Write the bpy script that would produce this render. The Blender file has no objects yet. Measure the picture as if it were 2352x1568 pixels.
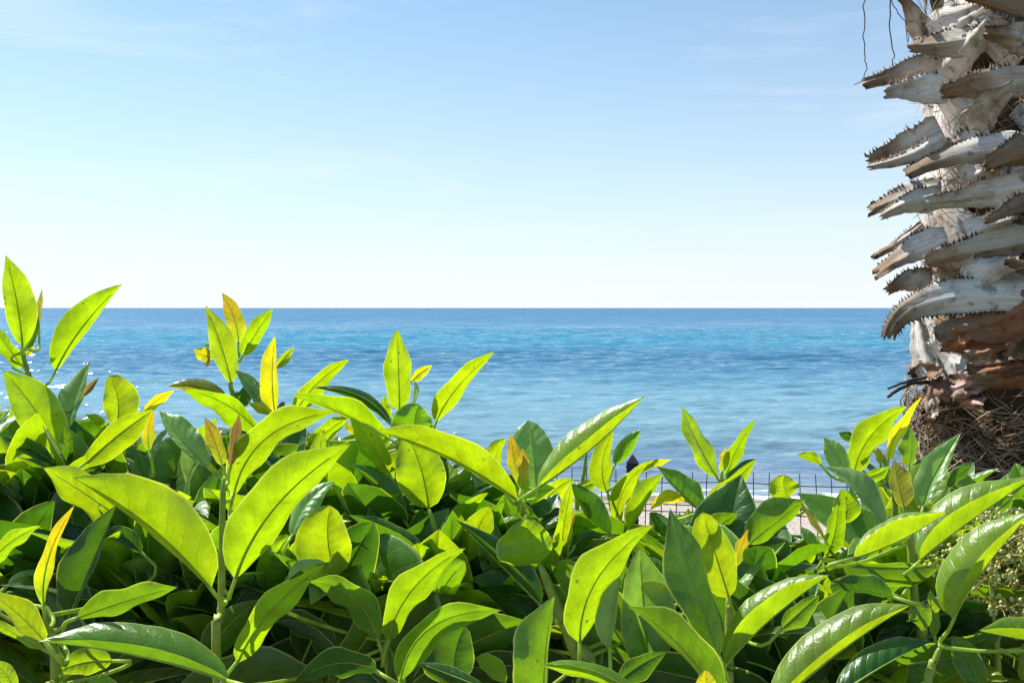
import bpy, math, random
import numpy as np
from mathutils import Vector
random.seed(7); rng = np.random.default_rng(7)
sc = bpy.context.scene
R = math.radians

# ------------------------------------------------------------------ camera
CAMZ = 3.2; F = 2287.0; CX = 1176.0; HY = 707.0      # pixel units of a 2352 px wide picture
cam_d = bpy.data.cameras.new('camera'); cam = bpy.data.objects.new('camera', cam_d)
sc.collection.objects.link(cam); sc.camera = cam
cam.location = (0, 0, CAMZ); cam.rotation_euler = (R(90), 0, 0)
cam_d.sensor_width = 36; cam_d.lens = 36 * F / 2352
cam_d.shift_y = -(784 - HY) / 2352
cam_d.clip_start = 0.05; cam_d.clip_end = 80000

# ------------------------------------------------------------------ sky, sun, exposure
SUN_AZ, SUN_EL = R(-54), R(51)
S = np.array([math.sin(SUN_AZ) * math.cos(SUN_EL), math.cos(SUN_AZ) * math.cos(SUN_EL), math.sin(SUN_EL)])
w = bpy.data.worlds.new('World'); sc.world = w; w.use_nodes = True
wn, wl_ = w.node_tree.nodes, w.node_tree.links; wn.clear()
def N(nt, t, **kw):
    n = nt.nodes.new(t)
    for k, v in kw.items():
        if k.startswith('i_'): n.inputs[int(k[2:])].default_value = v
        else: setattr(n, k, v)
    return n
WT = w.node_tree
sky = N(WT, 'ShaderNodeTexSky', sky_type='NISHITA', sun_disc=False, sun_elevation=SUN_EL, sun_rotation=SUN_AZ,
        altitude=0, air_density=1.0, dust_density=.55, ozone_density=2.2)
tc = N(WT, 'ShaderNodeTexCoord')
mp = N(WT, 'ShaderNodeMapping'); mp.inputs['Scale'].default_value = (1.2, 1.2, 7.5); mp.inputs['Rotation'].default_value = (0.10, 0.16, 0.3)
wl_.new(tc.outputs['Generated'], mp.inputs['Vector'])
nz = N(WT, 'ShaderNodeTexNoise'); nz.inputs['Scale'].default_value = 2.3; nz.inputs['Detail'].default_value = 9; nz.inputs['Roughness'].default_value = .62; nz.inputs['Distortion'].default_value = .6
wl_.new(mp.outputs[0], nz.inputs['Vector'])
cr = N(WT, 'ShaderNodeMapRange'); cr.inputs[1].default_value = .50; cr.inputs[2].default_value = .78; cr.inputs[3].default_value = 0.0; cr.inputs[4].default_value = .5
wl_.new(nz.outputs[0], cr.inputs[0])
mixw = N(WT, 'ShaderNodeMix', data_type='RGBA'); mixw.inputs[7].default_value = (6.6, 7.2, 7.6, 1)
wl_.new(cr.outputs[0], mixw.inputs[0]); tint = N(WT, 'ShaderNodeVectorMath', operation='MULTIPLY'); tint.inputs[1].default_value = (.74, 1.0, 1.06); wl_.new(sky.outputs[0], tint.inputs[0]); wl_.new(tint.outputs[0], mixw.inputs[6])
# milky air low over the sea, the same all round
sz = N(WT, 'ShaderNodeSeparateXYZ'); wl_.new(tc.outputs['Generated'], sz.inputs[0])
hz = N(WT, 'ShaderNodeMath', operation='MULTIPLY'); hz.inputs[1].default_value = -5.6; wl_.new(sz.outputs[2], hz.inputs[0])
he = N(WT, 'ShaderNodeMath', operation='EXPONENT'); wl_.new(hz.outputs[0], he.inputs[0])
hm = N(WT, 'ShaderNodeMath', operation='MULTIPLY', use_clamp=True); hm.inputs[1].default_value = .93; wl_.new(he.outputs[0], hm.inputs[0])
mixh = N(WT, 'ShaderNodeMix', data_type='RGBA'); mixh.inputs[7].default_value = (6.7, 6.95, 7.25, 1)
wl_.new(hm.outputs[0], mixh.inputs[0]); wl_.new(mixw.outputs[2], mixh.inputs[6])
bg = N(WT, 'ShaderNodeBackground'); bg.inputs[1].default_value = 0.10
wo = N(WT, 'ShaderNodeOutputWorld')
wl_.new(mixh.outputs[2], bg.inputs[0]); wl_.new(bg.outputs[0], wo.inputs[0])
sun_d = bpy.data.lights.new('sun', 'SUN'); sun_d.energy = 5.0; sun_d.angle = R(.53); sun_d.color = (1, .955, .88)
sun = bpy.data.objects.new('sun', sun_d); sc.collection.objects.link(sun)
sun.rotation_euler = Vector(S).to_track_quat('Z', 'Y').to_euler(); sun.location = (-20, 20, 30)
sc.view_settings.view_transform = 'Standard'; sc.view_settings.look = 'None'
sc.view_settings.exposure = 0.55; sc.view_settings.gamma = 1.0; sc.view_settings.use_curve_mapping = False
sc.cycles.max_bounces = 10; sc.cycles.transmission_bounces = 8; sc.cycles.diffuse_bounces = 5
sc.cycles.sample_clamp_indirect = 6.0

# ------------------------------------------------------------------ helpers
def obj(name, verts, faces, mats, parent=None, loc=(0, 0, 0), smooth=True, midx=None, uv=None, cols=None):
    loc = np.asarray(loc, float)
    me = bpy.data.meshes.new(name)
    v = np.asarray(verts, float) - loc
    me.from_pydata([tuple(p) for p in v], [], faces)
    for m in (mats if isinstance(mats, (list, tuple)) else [mats]): me.materials.append(m)
    if smooth: me.polygons.foreach_set('use_smooth', [True] * len(me.polygons))
    if midx is not None: me.polygons.foreach_set('material_index', midx)
    if uv is not None:
        ul = me.uv_layers.new(name='uv'); li = np.zeros(len(me.loops), int); me.loops.foreach_get('vertex_index', li)
        ul.data.foreach_set('uv', np.asarray(uv, float)[li].ravel())
    if cols:
        for k, a in cols.items():
            at = me.attributes.new(k, 'FLOAT_COLOR', 'POINT'); a = np.asarray(a, float)
            at.data.foreach_set('color', np.c_[a, np.ones(len(a))].ravel())
    me.update()
    o = bpy.data.objects.new(name, me); sc.collection.objects.link(o)
    pl = np.array(parent['_w']) if parent is not None else np.zeros(3)
    o.location = loc - pl; o.parent = parent; o['_w'] = list(map(float, loc))
    return o
def empty(name, loc):
    o = bpy.data.objects.new(name, None); sc.collection.objects.link(o); o.location = loc; o['_w'] = list(map(float, loc)); o.empty_display_size = .1
    return o
def tag(o, label=None, cat=None, group=None, kind=None):
    for k, v in (('label', label), ('category', cat), ('group', group), ('kind', kind)):
        if v: o[k] = v
    return o
CROPS = {0: (0, 0, 1.0), 1: (0, 564.5, .318), 2: (564.5, 705.6, .318), 3: (1129, 846.7, .318), 4: (1740.5, 846.7, .318),
         5: (0, 1063.1, .3222), 6: (564.5, 1063.1, .3222), 7: (1129, 1063.1, .3222), 8: (1740.5, 1063.1, .3222),
         11: (1928.6, 0, .24), 12: (1928.6, 329.3, .24), 13: (1928.6, 658.6, .3)}
def D(c, x, y): a, b, s = CROPS[c]; return np.array([a + x * s, b + y * s])
def U(p, d): return np.array([(p[0] - CX) / F * d, d, CAMZ - (p[1] - HY) / F * d])
def nrm(v): return v / (np.linalg.norm(v) + 1e-12)
def tube(V, Fc, pts, rads, k=6):
    pts = np.asarray(pts, float); n0 = len(V); prev = None
    for i, p in enumerate(pts):
        t = nrm(pts[min(i + 1, len(pts) - 1)] - pts[max(i - 1, 0)])
        if prev is None: prev = nrm(np.cross(t, [0.3, 0.2, 0.9] if abs(t[2]) < .9 else [1, 0, 0]))
        a = nrm(prev - t * np.dot(prev, t)); prev = a; b = np.cross(t, a)
        for j in range(k):
            an = 2 * math.pi * j / k; V.append(p + rads[i] * (a * math.cos(an) + b * math.sin(an)))
    for i in range(len(pts) - 1):
        for j in range(k):
            Fc.append((n0 + i * k + j, n0 + i * k + (j + 1) % k, n0 + (i + 1) * k + (j + 1) % k, n0 + (i + 1) * k + j))
    Fc.append(tuple(n0 + (len(pts) - 1) * k + j for j in range(k)))
def smooth_path(pts, n):
    pts = np.asarray(pts, float); m = len(pts)
    if m == 2: return np.array([pts[0] + (pts[1] - pts[0]) * t for t in np.linspace(0, 1, n)])
    out = []; P = np.vstack([2 * pts[0] - pts[1], pts, 2 * pts[-1] - pts[-2]])
    for u in np.linspace(0, m - 1 - 1e-9, n):
        i = int(u); t = u - i; a, b, c, d = P[i], P[i + 1], P[i + 2], P[i + 3]
        out.append(.5 * ((2 * b) + (-a + c) * t + (2 * a - 5 * b + 4 * c - d) * t * t + (-a + 3 * b - 3 * c + d) * t ** 3))
    return np.array(out)

# ------------------------------------------------------------------ materials
def mat(name):
    m = bpy.data.materials.new(name); m.use_nodes = True; m.node_tree.nodes.clear(); return m, m.node_tree
def simple(name, col, rough=.6, noise=.25, scale=30, bump=.2, spec=.3, col2=None, stretch=(1, 1, 1)):
    m, t = mat(name); L = t.links.new
    o = N(t, 'ShaderNodeOutputMaterial'); p = N(t, 'ShaderNodeBsdfPrincipled'); p.inputs['Roughness'].default_value = rough; p.inputs['Specular IOR Level'].default_value = spec
    g = N(t, 'ShaderNodeNewGeometry'); mpn = N(t, 'ShaderNodeMapping'); mpn.inputs['Scale'].default_value = stretch
    n = N(t, 'ShaderNodeTexNoise'); n.inputs['Scale'].default_value = scale; n.inputs['Detail'].default_value = 6
    L(g.outputs['Position'], mpn.inputs[0]); L(mpn.outputs[0], n.inputs['Vector'])
    mx = N(t, 'ShaderNodeMix', data_type='RGBA'); c2 = col2 or tuple(c * (1 - noise * 2) for c in col)
    mx.inputs[6].default_value = (*c2, 1); mx.inputs[7].default_value = (*col, 1)
    mr = N(t, 'ShaderNodeMapRange'); mr.inputs[1].default_value = .35; mr.inputs[2].default_value = .65; L(n.outputs[0], mr.inputs[0])
    L(mr.outputs[0], mx.inputs[0]); L(mx.outputs[2], p.inputs['Base Color'])
    b = N(t, 'ShaderNodeBump'); b.inputs['Strength'].default_value = bump; b.inputs['Distance'].default_value = .01; L(n.outputs[0], b.inputs['Height']); L(b.outputs[0], p.inputs['Normal'])
    L(p.outputs[0], o.inputs[0]); return m

def leaf_material():
    m, t = mat('leaf_blade'); L = t.links.new
    o = N(t, 'ShaderNodeOutputMaterial')
    uvn = N(t, 'ShaderNodeUVMap', uv_map='uv'); sx = N(t, 'ShaderNodeSeparateXYZ'); L(uvn.outputs[0], sx.inputs[0])
    def M(op, a, b=None, c=None):
        n = N(t, 'ShaderNodeMath', operation=op)
        for i, q in enumerate((a, b, c)):
            if q is None: continue
            if isinstance(q, (int, float)): n.inputs[i].default_value = q
            else: L(q, n.inputs[i])
        return n.outputs[0]
    u = M('SUBTRACT', sx.outputs[0], .5); au = M('MULTIPLY', M('ABSOLUTE', u), 2.0)
    g = N(t, 'ShaderNodeNewGeometry')
    nz = N(t, 'ShaderNodeTexNoise'); nz.inputs['Scale'].default_value = 55; nz.inputs['Detail'].default_value = 5; L(g.outputs['Position'], nz.inputs['Vector'])
    nf = N(t, 'ShaderNodeTexNoise'); nf.inputs['Scale'].default_value = 420; nf.inputs['Detail'].default_value = 3; L(g.outputs['Position'], nf.inputs['Vector'])
    q = M('MULTIPLY', sx.outputs[1], 8.0); q = M('SUBTRACT', q, M('MULTIPLY', M('POWER', au, .8), 1.25)); q = M('ADD', q, M('MULTIPLY', nz.outputs[0], .55))
    q = M('ADD', q, M('MULTIPLY', M('SIGN', u), .22))
    fr = M('ABSOLUTE', M('SUBTRACT', M('FRACT', q), .5))          # 0 on a vein, .5 between
    vein = N(t, 'ShaderNodeMapRange', interpolation_type='SMOOTHSTEP'); vein.inputs[1].default_value = 0; vein.inputs[2].default_value = .075; vein.inputs[3].default_value = 1; vein.inputs[4].default_value = 0
    L(fr, vein.inputs[0])
    vfade = M('MULTIPLY', vein.outputs[0], M('SUBTRACT', 1.0, M('MULTIPLY', M('POWER', au, 3.0), .9)))
    quilt = M('SUBTRACT', M('MULTIPLY', fr, 2.0), M('MULTIPLY', vfade, .4))
    edge = N(t, 'ShaderNodeMapRange', interpolation_type='SMOOTHSTEP'); edge.inputs[1].default_value = .93; edge.inputs[2].default_value = .99; L(au, edge.inputs[0])
    ct = N(t, 'ShaderNodeAttribute', attribute_name='trans'); cf = N(t, 'ShaderNodeAttribute', attribute_name='refl')
    # brightness variation: blotches, veins darker in transmitted light, margin paler
    bl = N(t, 'ShaderNodeMapRange'); bl.inputs[1].default_value = .3; bl.inputs[2].default_value = .7; bl.inputs[3].default_value = .72; bl.inputs[4].default_value = 1.16; L(nz.outputs[0], bl.inputs[0])
    sp = N(t, 'ShaderNodeMapRange'); sp.inputs[1].default_value = .3; sp.inputs[2].default_value = .7; sp.inputs[3].default_value = .9; sp.inputs[4].default_value = 1.08; L(nf.outputs[0], sp.inputs[0])
    kt = M('MULTIPLY', M('MULTIPLY', bl.outputs[0], sp.outputs[0]), M('SUBTRACT', 1.0, M('MULTIPLY', vfade, .16)))
    kr = M('MULTIPLY', bl.outputs[0], M('ADD', 1.0, M('MULTIPLY', vfade, .30)))
    vs = N(t, 'ShaderNodeTexVoronoi'); vs.inputs['Scale'].default_value = 130; L(g.outputs['Position'], vs.inputs['Vector']); vc = N(t, 'ShaderNodeSeparateColor'); L(vs.outputs['Color'], vc.inputs[0])
    spot = N(t, 'ShaderNodeMapRange'); spot.inputs[1].default_value = .13; spot.inputs[2].default_value = .22; spot.inputs[3].default_value = 1; spot.inputs[4].default_value = 0; L(vs.outputs['Distance'], spot.inputs[0])
    spotf = M('MULTIPLY', spot.outputs[0], M('GREATER_THAN', vc.outputs[0], .93))
    tipf = N(t, 'ShaderNodeMapRange'); tipf.inputs[1].default_value = .972; tipf.inputs[2].default_value = .99; tipf.inputs[4].default_value = .8; L(sx.outputs[1], tipf.inputs[0])
    spotf = M('MAXIMUM', M('MULTIPLY', spotf, .75), tipf.outputs[0])
    def blem(c):
        n = N(t, 'ShaderNodeMix', data_type='RGBA'); n.inputs[7].default_value = (.10, .06, .02, 1); L(spotf, n.inputs[0]); L(c, n.inputs[6]); return n.outputs[2]
    def scl(c, k):
        n = N(t, 'ShaderNodeVectorMath', operation='SCALE'); L(c, n.inputs[0]); L(k, n.inputs[3]); return n.outputs[0]
    def edgec(c, col, f):
        n = N(t, 'ShaderNodeMix', data_type='RGBA'); n.inputs[7].default_value = (*col, 1); L(M('MULTIPLY', edge.outputs[0], f), n.inputs[0]); L(c, n.inputs[6]); return n.outputs[2]
    tcol = edgec(scl(ct.outputs[0], kt), (.52, .56, .05), .6); rcol = edgec(scl(cf.outputs[0], kr), (.30, .34, .12), .6)
    bp = N(t, 'ShaderNodeBump'); bp.inputs['Strength'].default_value = .24; bp.inputs['Distance'].default_value = .0016; L(quilt, bp.inputs['Height'])
    bp2 = N(t, 'ShaderNodeBump'); bp2.inputs['Strength'].default_value = .25; bp2.inputs['Distance'].default_value = .0012; L(nf.outputs[0], bp2.inputs['Height']); L(bp.outputs[0], bp2.inputs['Normal'])
    df = N(t, 'ShaderNodeBsdfDiffuse'); tr = N(t, 'ShaderNodeBsdfTranslucent'); gl = N(t, 'ShaderNodeBsdfGlossy')
    L(blem(rcol), df.inputs[0]); L(blem(tcol), tr.inputs[0]); gl.inputs['Roughness'].default_value = .33
    for s in (df, gl): L(bp2.outputs[0], s.inputs['Normal'])
    bp3 = N(t, 'ShaderNodeBump'); bp3.inputs['Strength'].default_value = .12; bp3.inputs['Distance'].default_value = .0016; L(quilt, bp3.inputs['Height']); L(bp3.outputs[0], tr.inputs['Normal'])
    ad = N(t, 'ShaderNodeAddShader'); L(df.outputs[0], ad.inputs[0]); L(tr.outputs[0], ad.inputs[1])
    fz = N(t, 'ShaderNodeLayerWeight'); fz.inputs[0].default_value = .5; L(bp2.outputs[0], fz.inputs['Normal'])
    gloss = M('ADD', .035, M('MULTIPLY', M('POWER', fz.outputs['Facing'], 4.5), .80))
    mx = N(t, 'ShaderNodeMixShader'); L(gloss, mx.inputs[0]); L(ad.outputs[0], mx.inputs[1]); L(gl.outputs[0], mx.inputs[2])
    L(mx.outputs[0], o.inputs[0]); return m
LEAF = leaf_material()
def soft(name, refl, trans):
    m, t = mat(name); L = t.links.new; o = N(t, 'ShaderNodeOutputMaterial'); df = N(t, 'ShaderNodeBsdfDiffuse'); tr = N(t, 'ShaderNodeBsdfTranslucent'); gl = N(t, 'ShaderNodeBsdfGlossy'); gl.inputs['Roughness'].default_value = .4
    g = N(t, 'ShaderNodeNewGeometry'); n = N(t, 'ShaderNodeTexNoise'); n.inputs['Scale'].default_value = 90; n.inputs['Detail'].default_value = 5; L(g.outputs['Position'], n.inputs['Vector'])
    mr = N(t, 'ShaderNodeMapRange'); mr.inputs[1].default_value = .3; mr.inputs[2].default_value = .7; mr.inputs[3].default_value = .7; mr.inputs[4].default_value = 1.15; L(n.outputs[0], mr.inputs[0])
    for c, sh in ((refl, df), (trans, tr)):
        v = N(t, 'ShaderNodeVectorMath', operation='SCALE'); v.inputs[0].default_value = c; L(mr.outputs[0], v.inputs[3]); L(v.outputs[0], sh.inputs[0])
    b = N(t, 'ShaderNodeBump'); b.inputs['Strength'].default_value = .2; b.inputs['Distance'].default_value = .002; L(n.outputs[0], b.inputs['Height']); L(b.outputs[0], df.inputs['Normal']); L(b.outputs[0], gl.inputs['Normal'])
    ad = N(t, 'ShaderNodeAddShader'); L(df.outputs[0], ad.inputs[0]); L(tr.outputs[0], ad.inputs[1]); fz = N(t, 'ShaderNodeValue'); fz.outputs[0].default_value = .05
    mx = N(t, 'ShaderNodeMixShader'); L(fz.outputs[0], mx.inputs[0]); L(ad.outputs[0], mx.inputs[1]); L(gl.outputs[0], mx.inputs[2]); L(mx.outputs[0], o.inputs[0]); return m
RIB = soft('leaf_midrib', (.27, .36, .05), (.24, .32, .02))
STEM = soft('green_stem', (.26, .34, .05), (.10, .14, .01))
WOOD = simple('woody_stem', (.16, .12, .07), .8, .25, 60, .5, .2)

# ------------------------------------------------------------------ the sea
SHORE = 16.8
def wave(X, Y):
    Z = np.zeros_like(X); r = np.random.default_rng(3)
    for i in range(46):
        lam = 0.40 * (5.5 / .40) ** r.random(); th = r.normal(0, .24) + (math.pi / 2 * 1.0); k = 2 * math.pi / lam
        a = .0088 * lam ** .5 * (0.6 + .8 * r.random()); ph = r.random() * 6.28
        s = np.sin(k * (X * math.cos(th) + Y * math.sin(th)) + ph + .6 * np.sin(.31 * X + .17 * Y + i))
        fade = np.clip(lam * 14 / np.maximum(Y * .12, 1), 0, 1)
        Z += a * (s + .35 * (s * s - .5)) * fade
    return Z
def build_sea():
    ys = np.concatenate([SHORE - 1.2 + (np.exp(np.linspace(0, math.log(10.5), 560)) - 1) * 16.0, np.exp(np.linspace(math.log(172), math.log(45000), 70))])
    us = np.linspace(-1, 1, 520)
    Y = np.repeat(ys[:, None], len(us), 1); X = us[None, :] * (Y * .66 + 6)
    shal = np.clip((Y - SHORE) / 5, 0.12, 1)
    Z = wave(X, Y) * np.clip(1 - (Y - 120) / 60, 0, 1) * shal
    Z += .015 * np.clip(1 - (Y - SHORE) / 2, 0, 1)
    n, m = Y.shape; idx = np.arange(n * m).reshape(n, m)
    fc = np.stack([idx[:-1, :-1], idx[:-1, 1:], idx[1:, 1:], idx[1:, :-1]], -1).reshape(-1, 4)
    m_, t = mat('sea_water'); L = t.links.new
    o = N(t, 'ShaderNodeOutputMaterial'); p = N(t, 'ShaderNodeBsdfPrincipled'); p.inputs['IOR'].default_value = 1.36
    g = N(t, 'ShaderNodeNewGeometry'); sp = N(t, 'ShaderNodeSeparateXYZ'); L(g.outputs['Position'], sp.inputs[0])
    # seabed colours by distance from the shore, bent by broad noise
    mpn = N(t, 'ShaderNodeMapping'); mpn.inputs['Scale'].default_value = (.012, .035, 1); L(g.outputs['Position'], mpn.inputs[0])
    nb = N(t, 'ShaderNodeTexNoise'); nb.inputs['Scale'].default_value = 1.0; nb.inputs['Detail'].default_value = 5; L(mpn.outputs[0], nb.inputs['Vector'])
    def M(op, a, b=None):
        n_ = N(t, 'ShaderNodeMath', operation=op)
        for i, q in enumerate((a, b)):
            if q is None: continue
            if isinstance(q, (int, float)): n_.inputs[i].default_value = q
            else: L(q, n_.inputs[i])
        return n_.outputs[0]
    ly = M('LOGARITHM', sp.outputs[1], 10.0)                        # log10 of the distance
    ly = M('ADD', ly, M('MULTIPLY', M('SUBTRACT', nb.outputs[0], .5), .20))
    ly = M('DIVIDE', M('SUBTRACT', ly, 1.2), 2.0)                   # 16 m -> 0, 1600 m -> 1
    rp = N(t, 'ShaderNodeValToRGB'); L(ly, rp.inputs[0]); e = rp.color_ramp.elements
    stops = [(0.0, (.22, .28, .31)), (.05, (.12, .19, .28)), (.11, (.17, .31, .37)), (.19, (.15, .31, .39)), (.24, (.09, .235, .345)), (.285, (.045, .16, .27)),
             (.325, (.045, .17, .29)), (.37, (.04, .225, .34)), (.43, (.035, .22, .34)), (.54, (.036, .185, .325)), (.75, (.036, .17, .315)), (1, (.038, .165, .31))]
    e[0].position, e[0].color = stops[0][0], (*stops[0][1], 1); e[1].position, e[1].color = stops[-1][0], (*stops[-1][1], 1)
    for ps, c in stops[1:-1]: x = e.new(ps); x.color = (*c, 1)
    # foam on the wash
    nf = N(t, 'ShaderNodeTexNoise'); nf.inputs['Scale'].default_value = 1.1; nf.inputs['Detail'].default_value = 8; nf.inputs['Roughness'].default_value = .65
    mf = N(t, 'ShaderNodeMapping'); mf.inputs['Scale'].default_value = (.7, 1.6, 1); L(g.outputs['Position'], mf.inputs[0]); L(mf.outputs[0], nf.inputs['Vector'])
    fd = M('ADD', M('MULTIPLY', M('SUBTRACT', nf.outputs[0], .5), 4.6), M('SUBTRACT', SHORE + .2, sp.outputs[1]))
    fm = N(t, 'ShaderNodeMapRange', interpolation_type='SMOOTHSTEP'); fm.inputs[1].default_value = -.12; fm.inputs[2].default_value = .25; L(fd, fm.inputs[0])
    # small breaking crests further out
    mc = N(t, 'ShaderNodeMapping'); mc.inputs['Scale'].default_value = (.22, .55, 1); L(g.outputs['Position'], mc.inputs[0])
    nc = N(t, 'ShaderNodeTexNoise'); nc.inputs['Scale'].default_value = 1.0; nc.inputs['Detail'].default_value = 6; nc.inputs['Roughness'].default_value = .7; L(mc.outputs[0], nc.inputs['Vector'])
    cm = N(t, 'ShaderNodeMapRange'); cm.inputs[1].default_value = .735; cm.inputs[2].default_value = .77; L(nc.outputs[0], cm.inputs[0])
    foam = M('MAXIMUM', fm.outputs[0], M('MULTIPLY', cm.outputs[0], .7))
    mx = N(t, 'ShaderNodeMix', data_type='RGBA'); mx.inputs[7].default_value = (.82, .85, .86, 1); L(foam, mx.inputs[0]); L(rp.outputs[0], mx.inputs[6])
    L(mx.outputs[2], p.inputs['Base Color'])
    rg = N(t, 'ShaderNodeMapRange'); rg.inputs[3].default_value = .10; rg.inputs[4].default_value = .8; L(foam, rg.inputs[0]); L(rg.outputs[0], p.inputs['Roughness'])
    # ripples: the slope of the surface is disturbed at several sizes
    # far off only the wave faces turned to the shore show
    fb = N(t, 'ShaderNodeMapRange', interpolation_type='SMOOTHSTEP'); fb.inputs[1].default_value = 1.5; fb.inputs[2].default_value = 2.6; fb.inputs[3].default_value = -.04; fb.inputs[4].default_value = -.25; L(M('LOGARITHM', sp.outputs[1], 10.0), fb.inputs[0])
    cb_ = N(t, 'ShaderNodeCombineXYZ'); L(fb.outputs[0], cb_.inputs[1]); ab = N(t, 'ShaderNodeVectorMath', operation='ADD'); L(cb_.outputs[0], ab.inputs[0]); L(g.outputs['Normal'], ab.inputs[1])
    acc = ab.outputs[0]
    for sc_, am in (((.035, .10, 1), (.05, .10, 0)), ((.16, .95, 1), (.06, .26, 0)), ((.7, 4.6, 1), (.10, .42, 0)), ((3, 16, 1), (.16, .42, 0))):
        m2 = N(t, 'ShaderNodeMapping'); m2.inputs['Scale'].default_value = sc_; m2.inputs['Rotation'].default_value = (0, 0, .08); L(g.outputs['Position'], m2.inputs[0])
        n2 = N(t, 'ShaderNodeTexNoise'); n2.inputs['Scale'].default_value = 1; n2.inputs['Detail'].default_value = 3; n2.inputs['Distortion'].default_value = .3; L(m2.outputs[0], n2.inputs['Vector'])
        sb = N(t, 'ShaderNodeVectorMath', operation='SUBTRACT'); sb.inputs[1].default_value = (.5, .5, .5); L(n2.outputs['Color'], sb.inputs[0])
        mu = N(t, 'ShaderNodeVectorMath', operation='MULTIPLY_ADD'); mu.inputs[1].default_value = tuple(x * 2.6 for x in am); L(sb.outputs[0], mu.inputs[0]); L(acc, mu.inputs[2]); acc = mu.outputs[0]
    b = N(t, 'ShaderNodeVectorMath', operation='NORMALIZE'); L(acc, b.inputs[0])
    L(b.outputs[0], p.inputs['Normal']); L(p.outputs[0], o.inputs[0])
    s = obj('sea', np.stack([X, Y, Z], -1).reshape(-1, 3), fc.tolist(), m_); tag(s, 'blue sea with turquoise shallows reaching the horizon', 'sea', kind='structure')
build_sea()

# ------------------------------------------------------------------ terrace ground and beach, one sheet
TZ = 1.6
def ground_z(y):
    return np.interp(y, [-50, 5.7, 6.6, 9.5, 12.5, SHORE, 19, 30, 60, 400], [TZ, TZ, 1.32, .86, .52, 0.0, -.35, -1.6, -5, -22])
def build_ground():
    ys = np.concatenate([[-40, -15, -5], np.linspace(-2, 20, 170), [24, 30, 45, 60, 120, 400]]); xs = np.concatenate([[-300, -120, -60], np.linspace(-25, 25, 200), [60, 120, 300]])
    X, Y = np.meshgrid(xs, ys); Z = ground_z(Y) + .025 * np.sin(X * 1.1 + .8 * np.sin(Y)) * np.clip((Y - 6) / 3, 0, 1) * np.clip((22 - Y) / 5, 0, 1) + np.where(Y > 6, rng.normal(0, .008, X.shape), 0)
    n, m = Y.shape; idx = np.arange(n * m).reshape(n, m); fc = np.stack([idx[:-1, :-1], idx[:-1, 1:], idx[1:, 1:], idx[1:, :-1]], -1).reshape(-1, 4)
    m_, t = mat('beach_shingle'); L = t.links.new
    o = N(t, 'ShaderNodeOutputMaterial'); p = N(t, 'ShaderNodeBsdfPrincipled'); p.inputs['Roughness'].default_value = .85
    g = N(t, 'ShaderNodeNewGeometry'); vo = N(t, 'ShaderNodeTexVoronoi'); vo.inputs['Scale'].default_value = 26; L(g.outputs['Position'], vo.inputs['Vector'])
    n1 = N(t, 'ShaderNodeTexNoise'); n1.inputs['Scale'].default_value = 3; n1.inputs['Detail'].default_value = 8; L(g.outputs['Position'], n1.inputs['Vector'])
    c1 = N(t, 'ShaderNodeMix', data_type='RGBA'); c1.inputs[6].default_value = (.36, .29, .235, 1); c1.inputs[7].default_value = (.55, .475, .41, 1); L(n1.outputs[0], c1.inputs[0])
    hs = N(t, 'ShaderNodeSeparateColor'); L(vo.outputs['Color'], hs.inputs[0]); mr = N(t, 'ShaderNodeMapRange'); mr.inputs[3].default_value = .62; mr.inputs[4].default_value = 1.15; L(hs.outputs[0], mr.inputs[0])
    sc2 = N(t, 'ShaderNodeVectorMath', operation='SCALE'); L(c1.outputs[2], sc2.inputs[0]); L(mr.outputs[0], sc2.inputs[3])
    # wet band close to the water, earth on the terrace
    sp = N(t, 'ShaderNodeSeparateXYZ'); L(g.outputs['Position'], sp.inputs[0])
    wet = N(t, 'ShaderNodeMapRange'); wet.inputs[1].default_value = SHORE - 1.6; wet.inputs[2].default_value = SHORE - .6; L(sp.outputs[1], wet.inputs[0])
    c2 = N(t, 'ShaderNodeMix', data_type='RGBA'); c2.inputs[7].default_value = (.20, .15, .12, 1); L(wet.outputs[0], c2.inputs[0]); L(sc2.outputs[0], c2.inputs[6])
    er = N(t, 'ShaderNodeMapRange'); er.inputs[1].default_value = 5.5; er.inputs[2].default_value = 6.2; L(sp.outputs[1], er.inputs[0])
    c3 = N(t, 'ShaderNodeMix', data_type='RGBA'); c3.inputs[6].default_value = (.13, .095, .06, 1); L(er.outputs[0], c3.inputs[0]); L(c2.outputs[2], c3.inputs[7])
    L(c3.outputs[2], p.inputs['Base Color'])
    b = N(t, 'ShaderNodeBump'); b.inputs['Strength'].default_value = .8; b.inputs['Distance'].default_value = .02; L(vo.outputs['Distance'], b.inputs['Height']); b.invert = True; L(b.outputs[0], p.inputs['Normal'])
    L(p.outputs[0], o.inputs[0])
    tag(obj('beach_ground', np.stack([X, Y, Z], -1).reshape(-1, 3), fc.tolist(), m_), 'pale pebbly beach and earth behind the hedge', 'beach', kind='structure')
build_ground()

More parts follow.
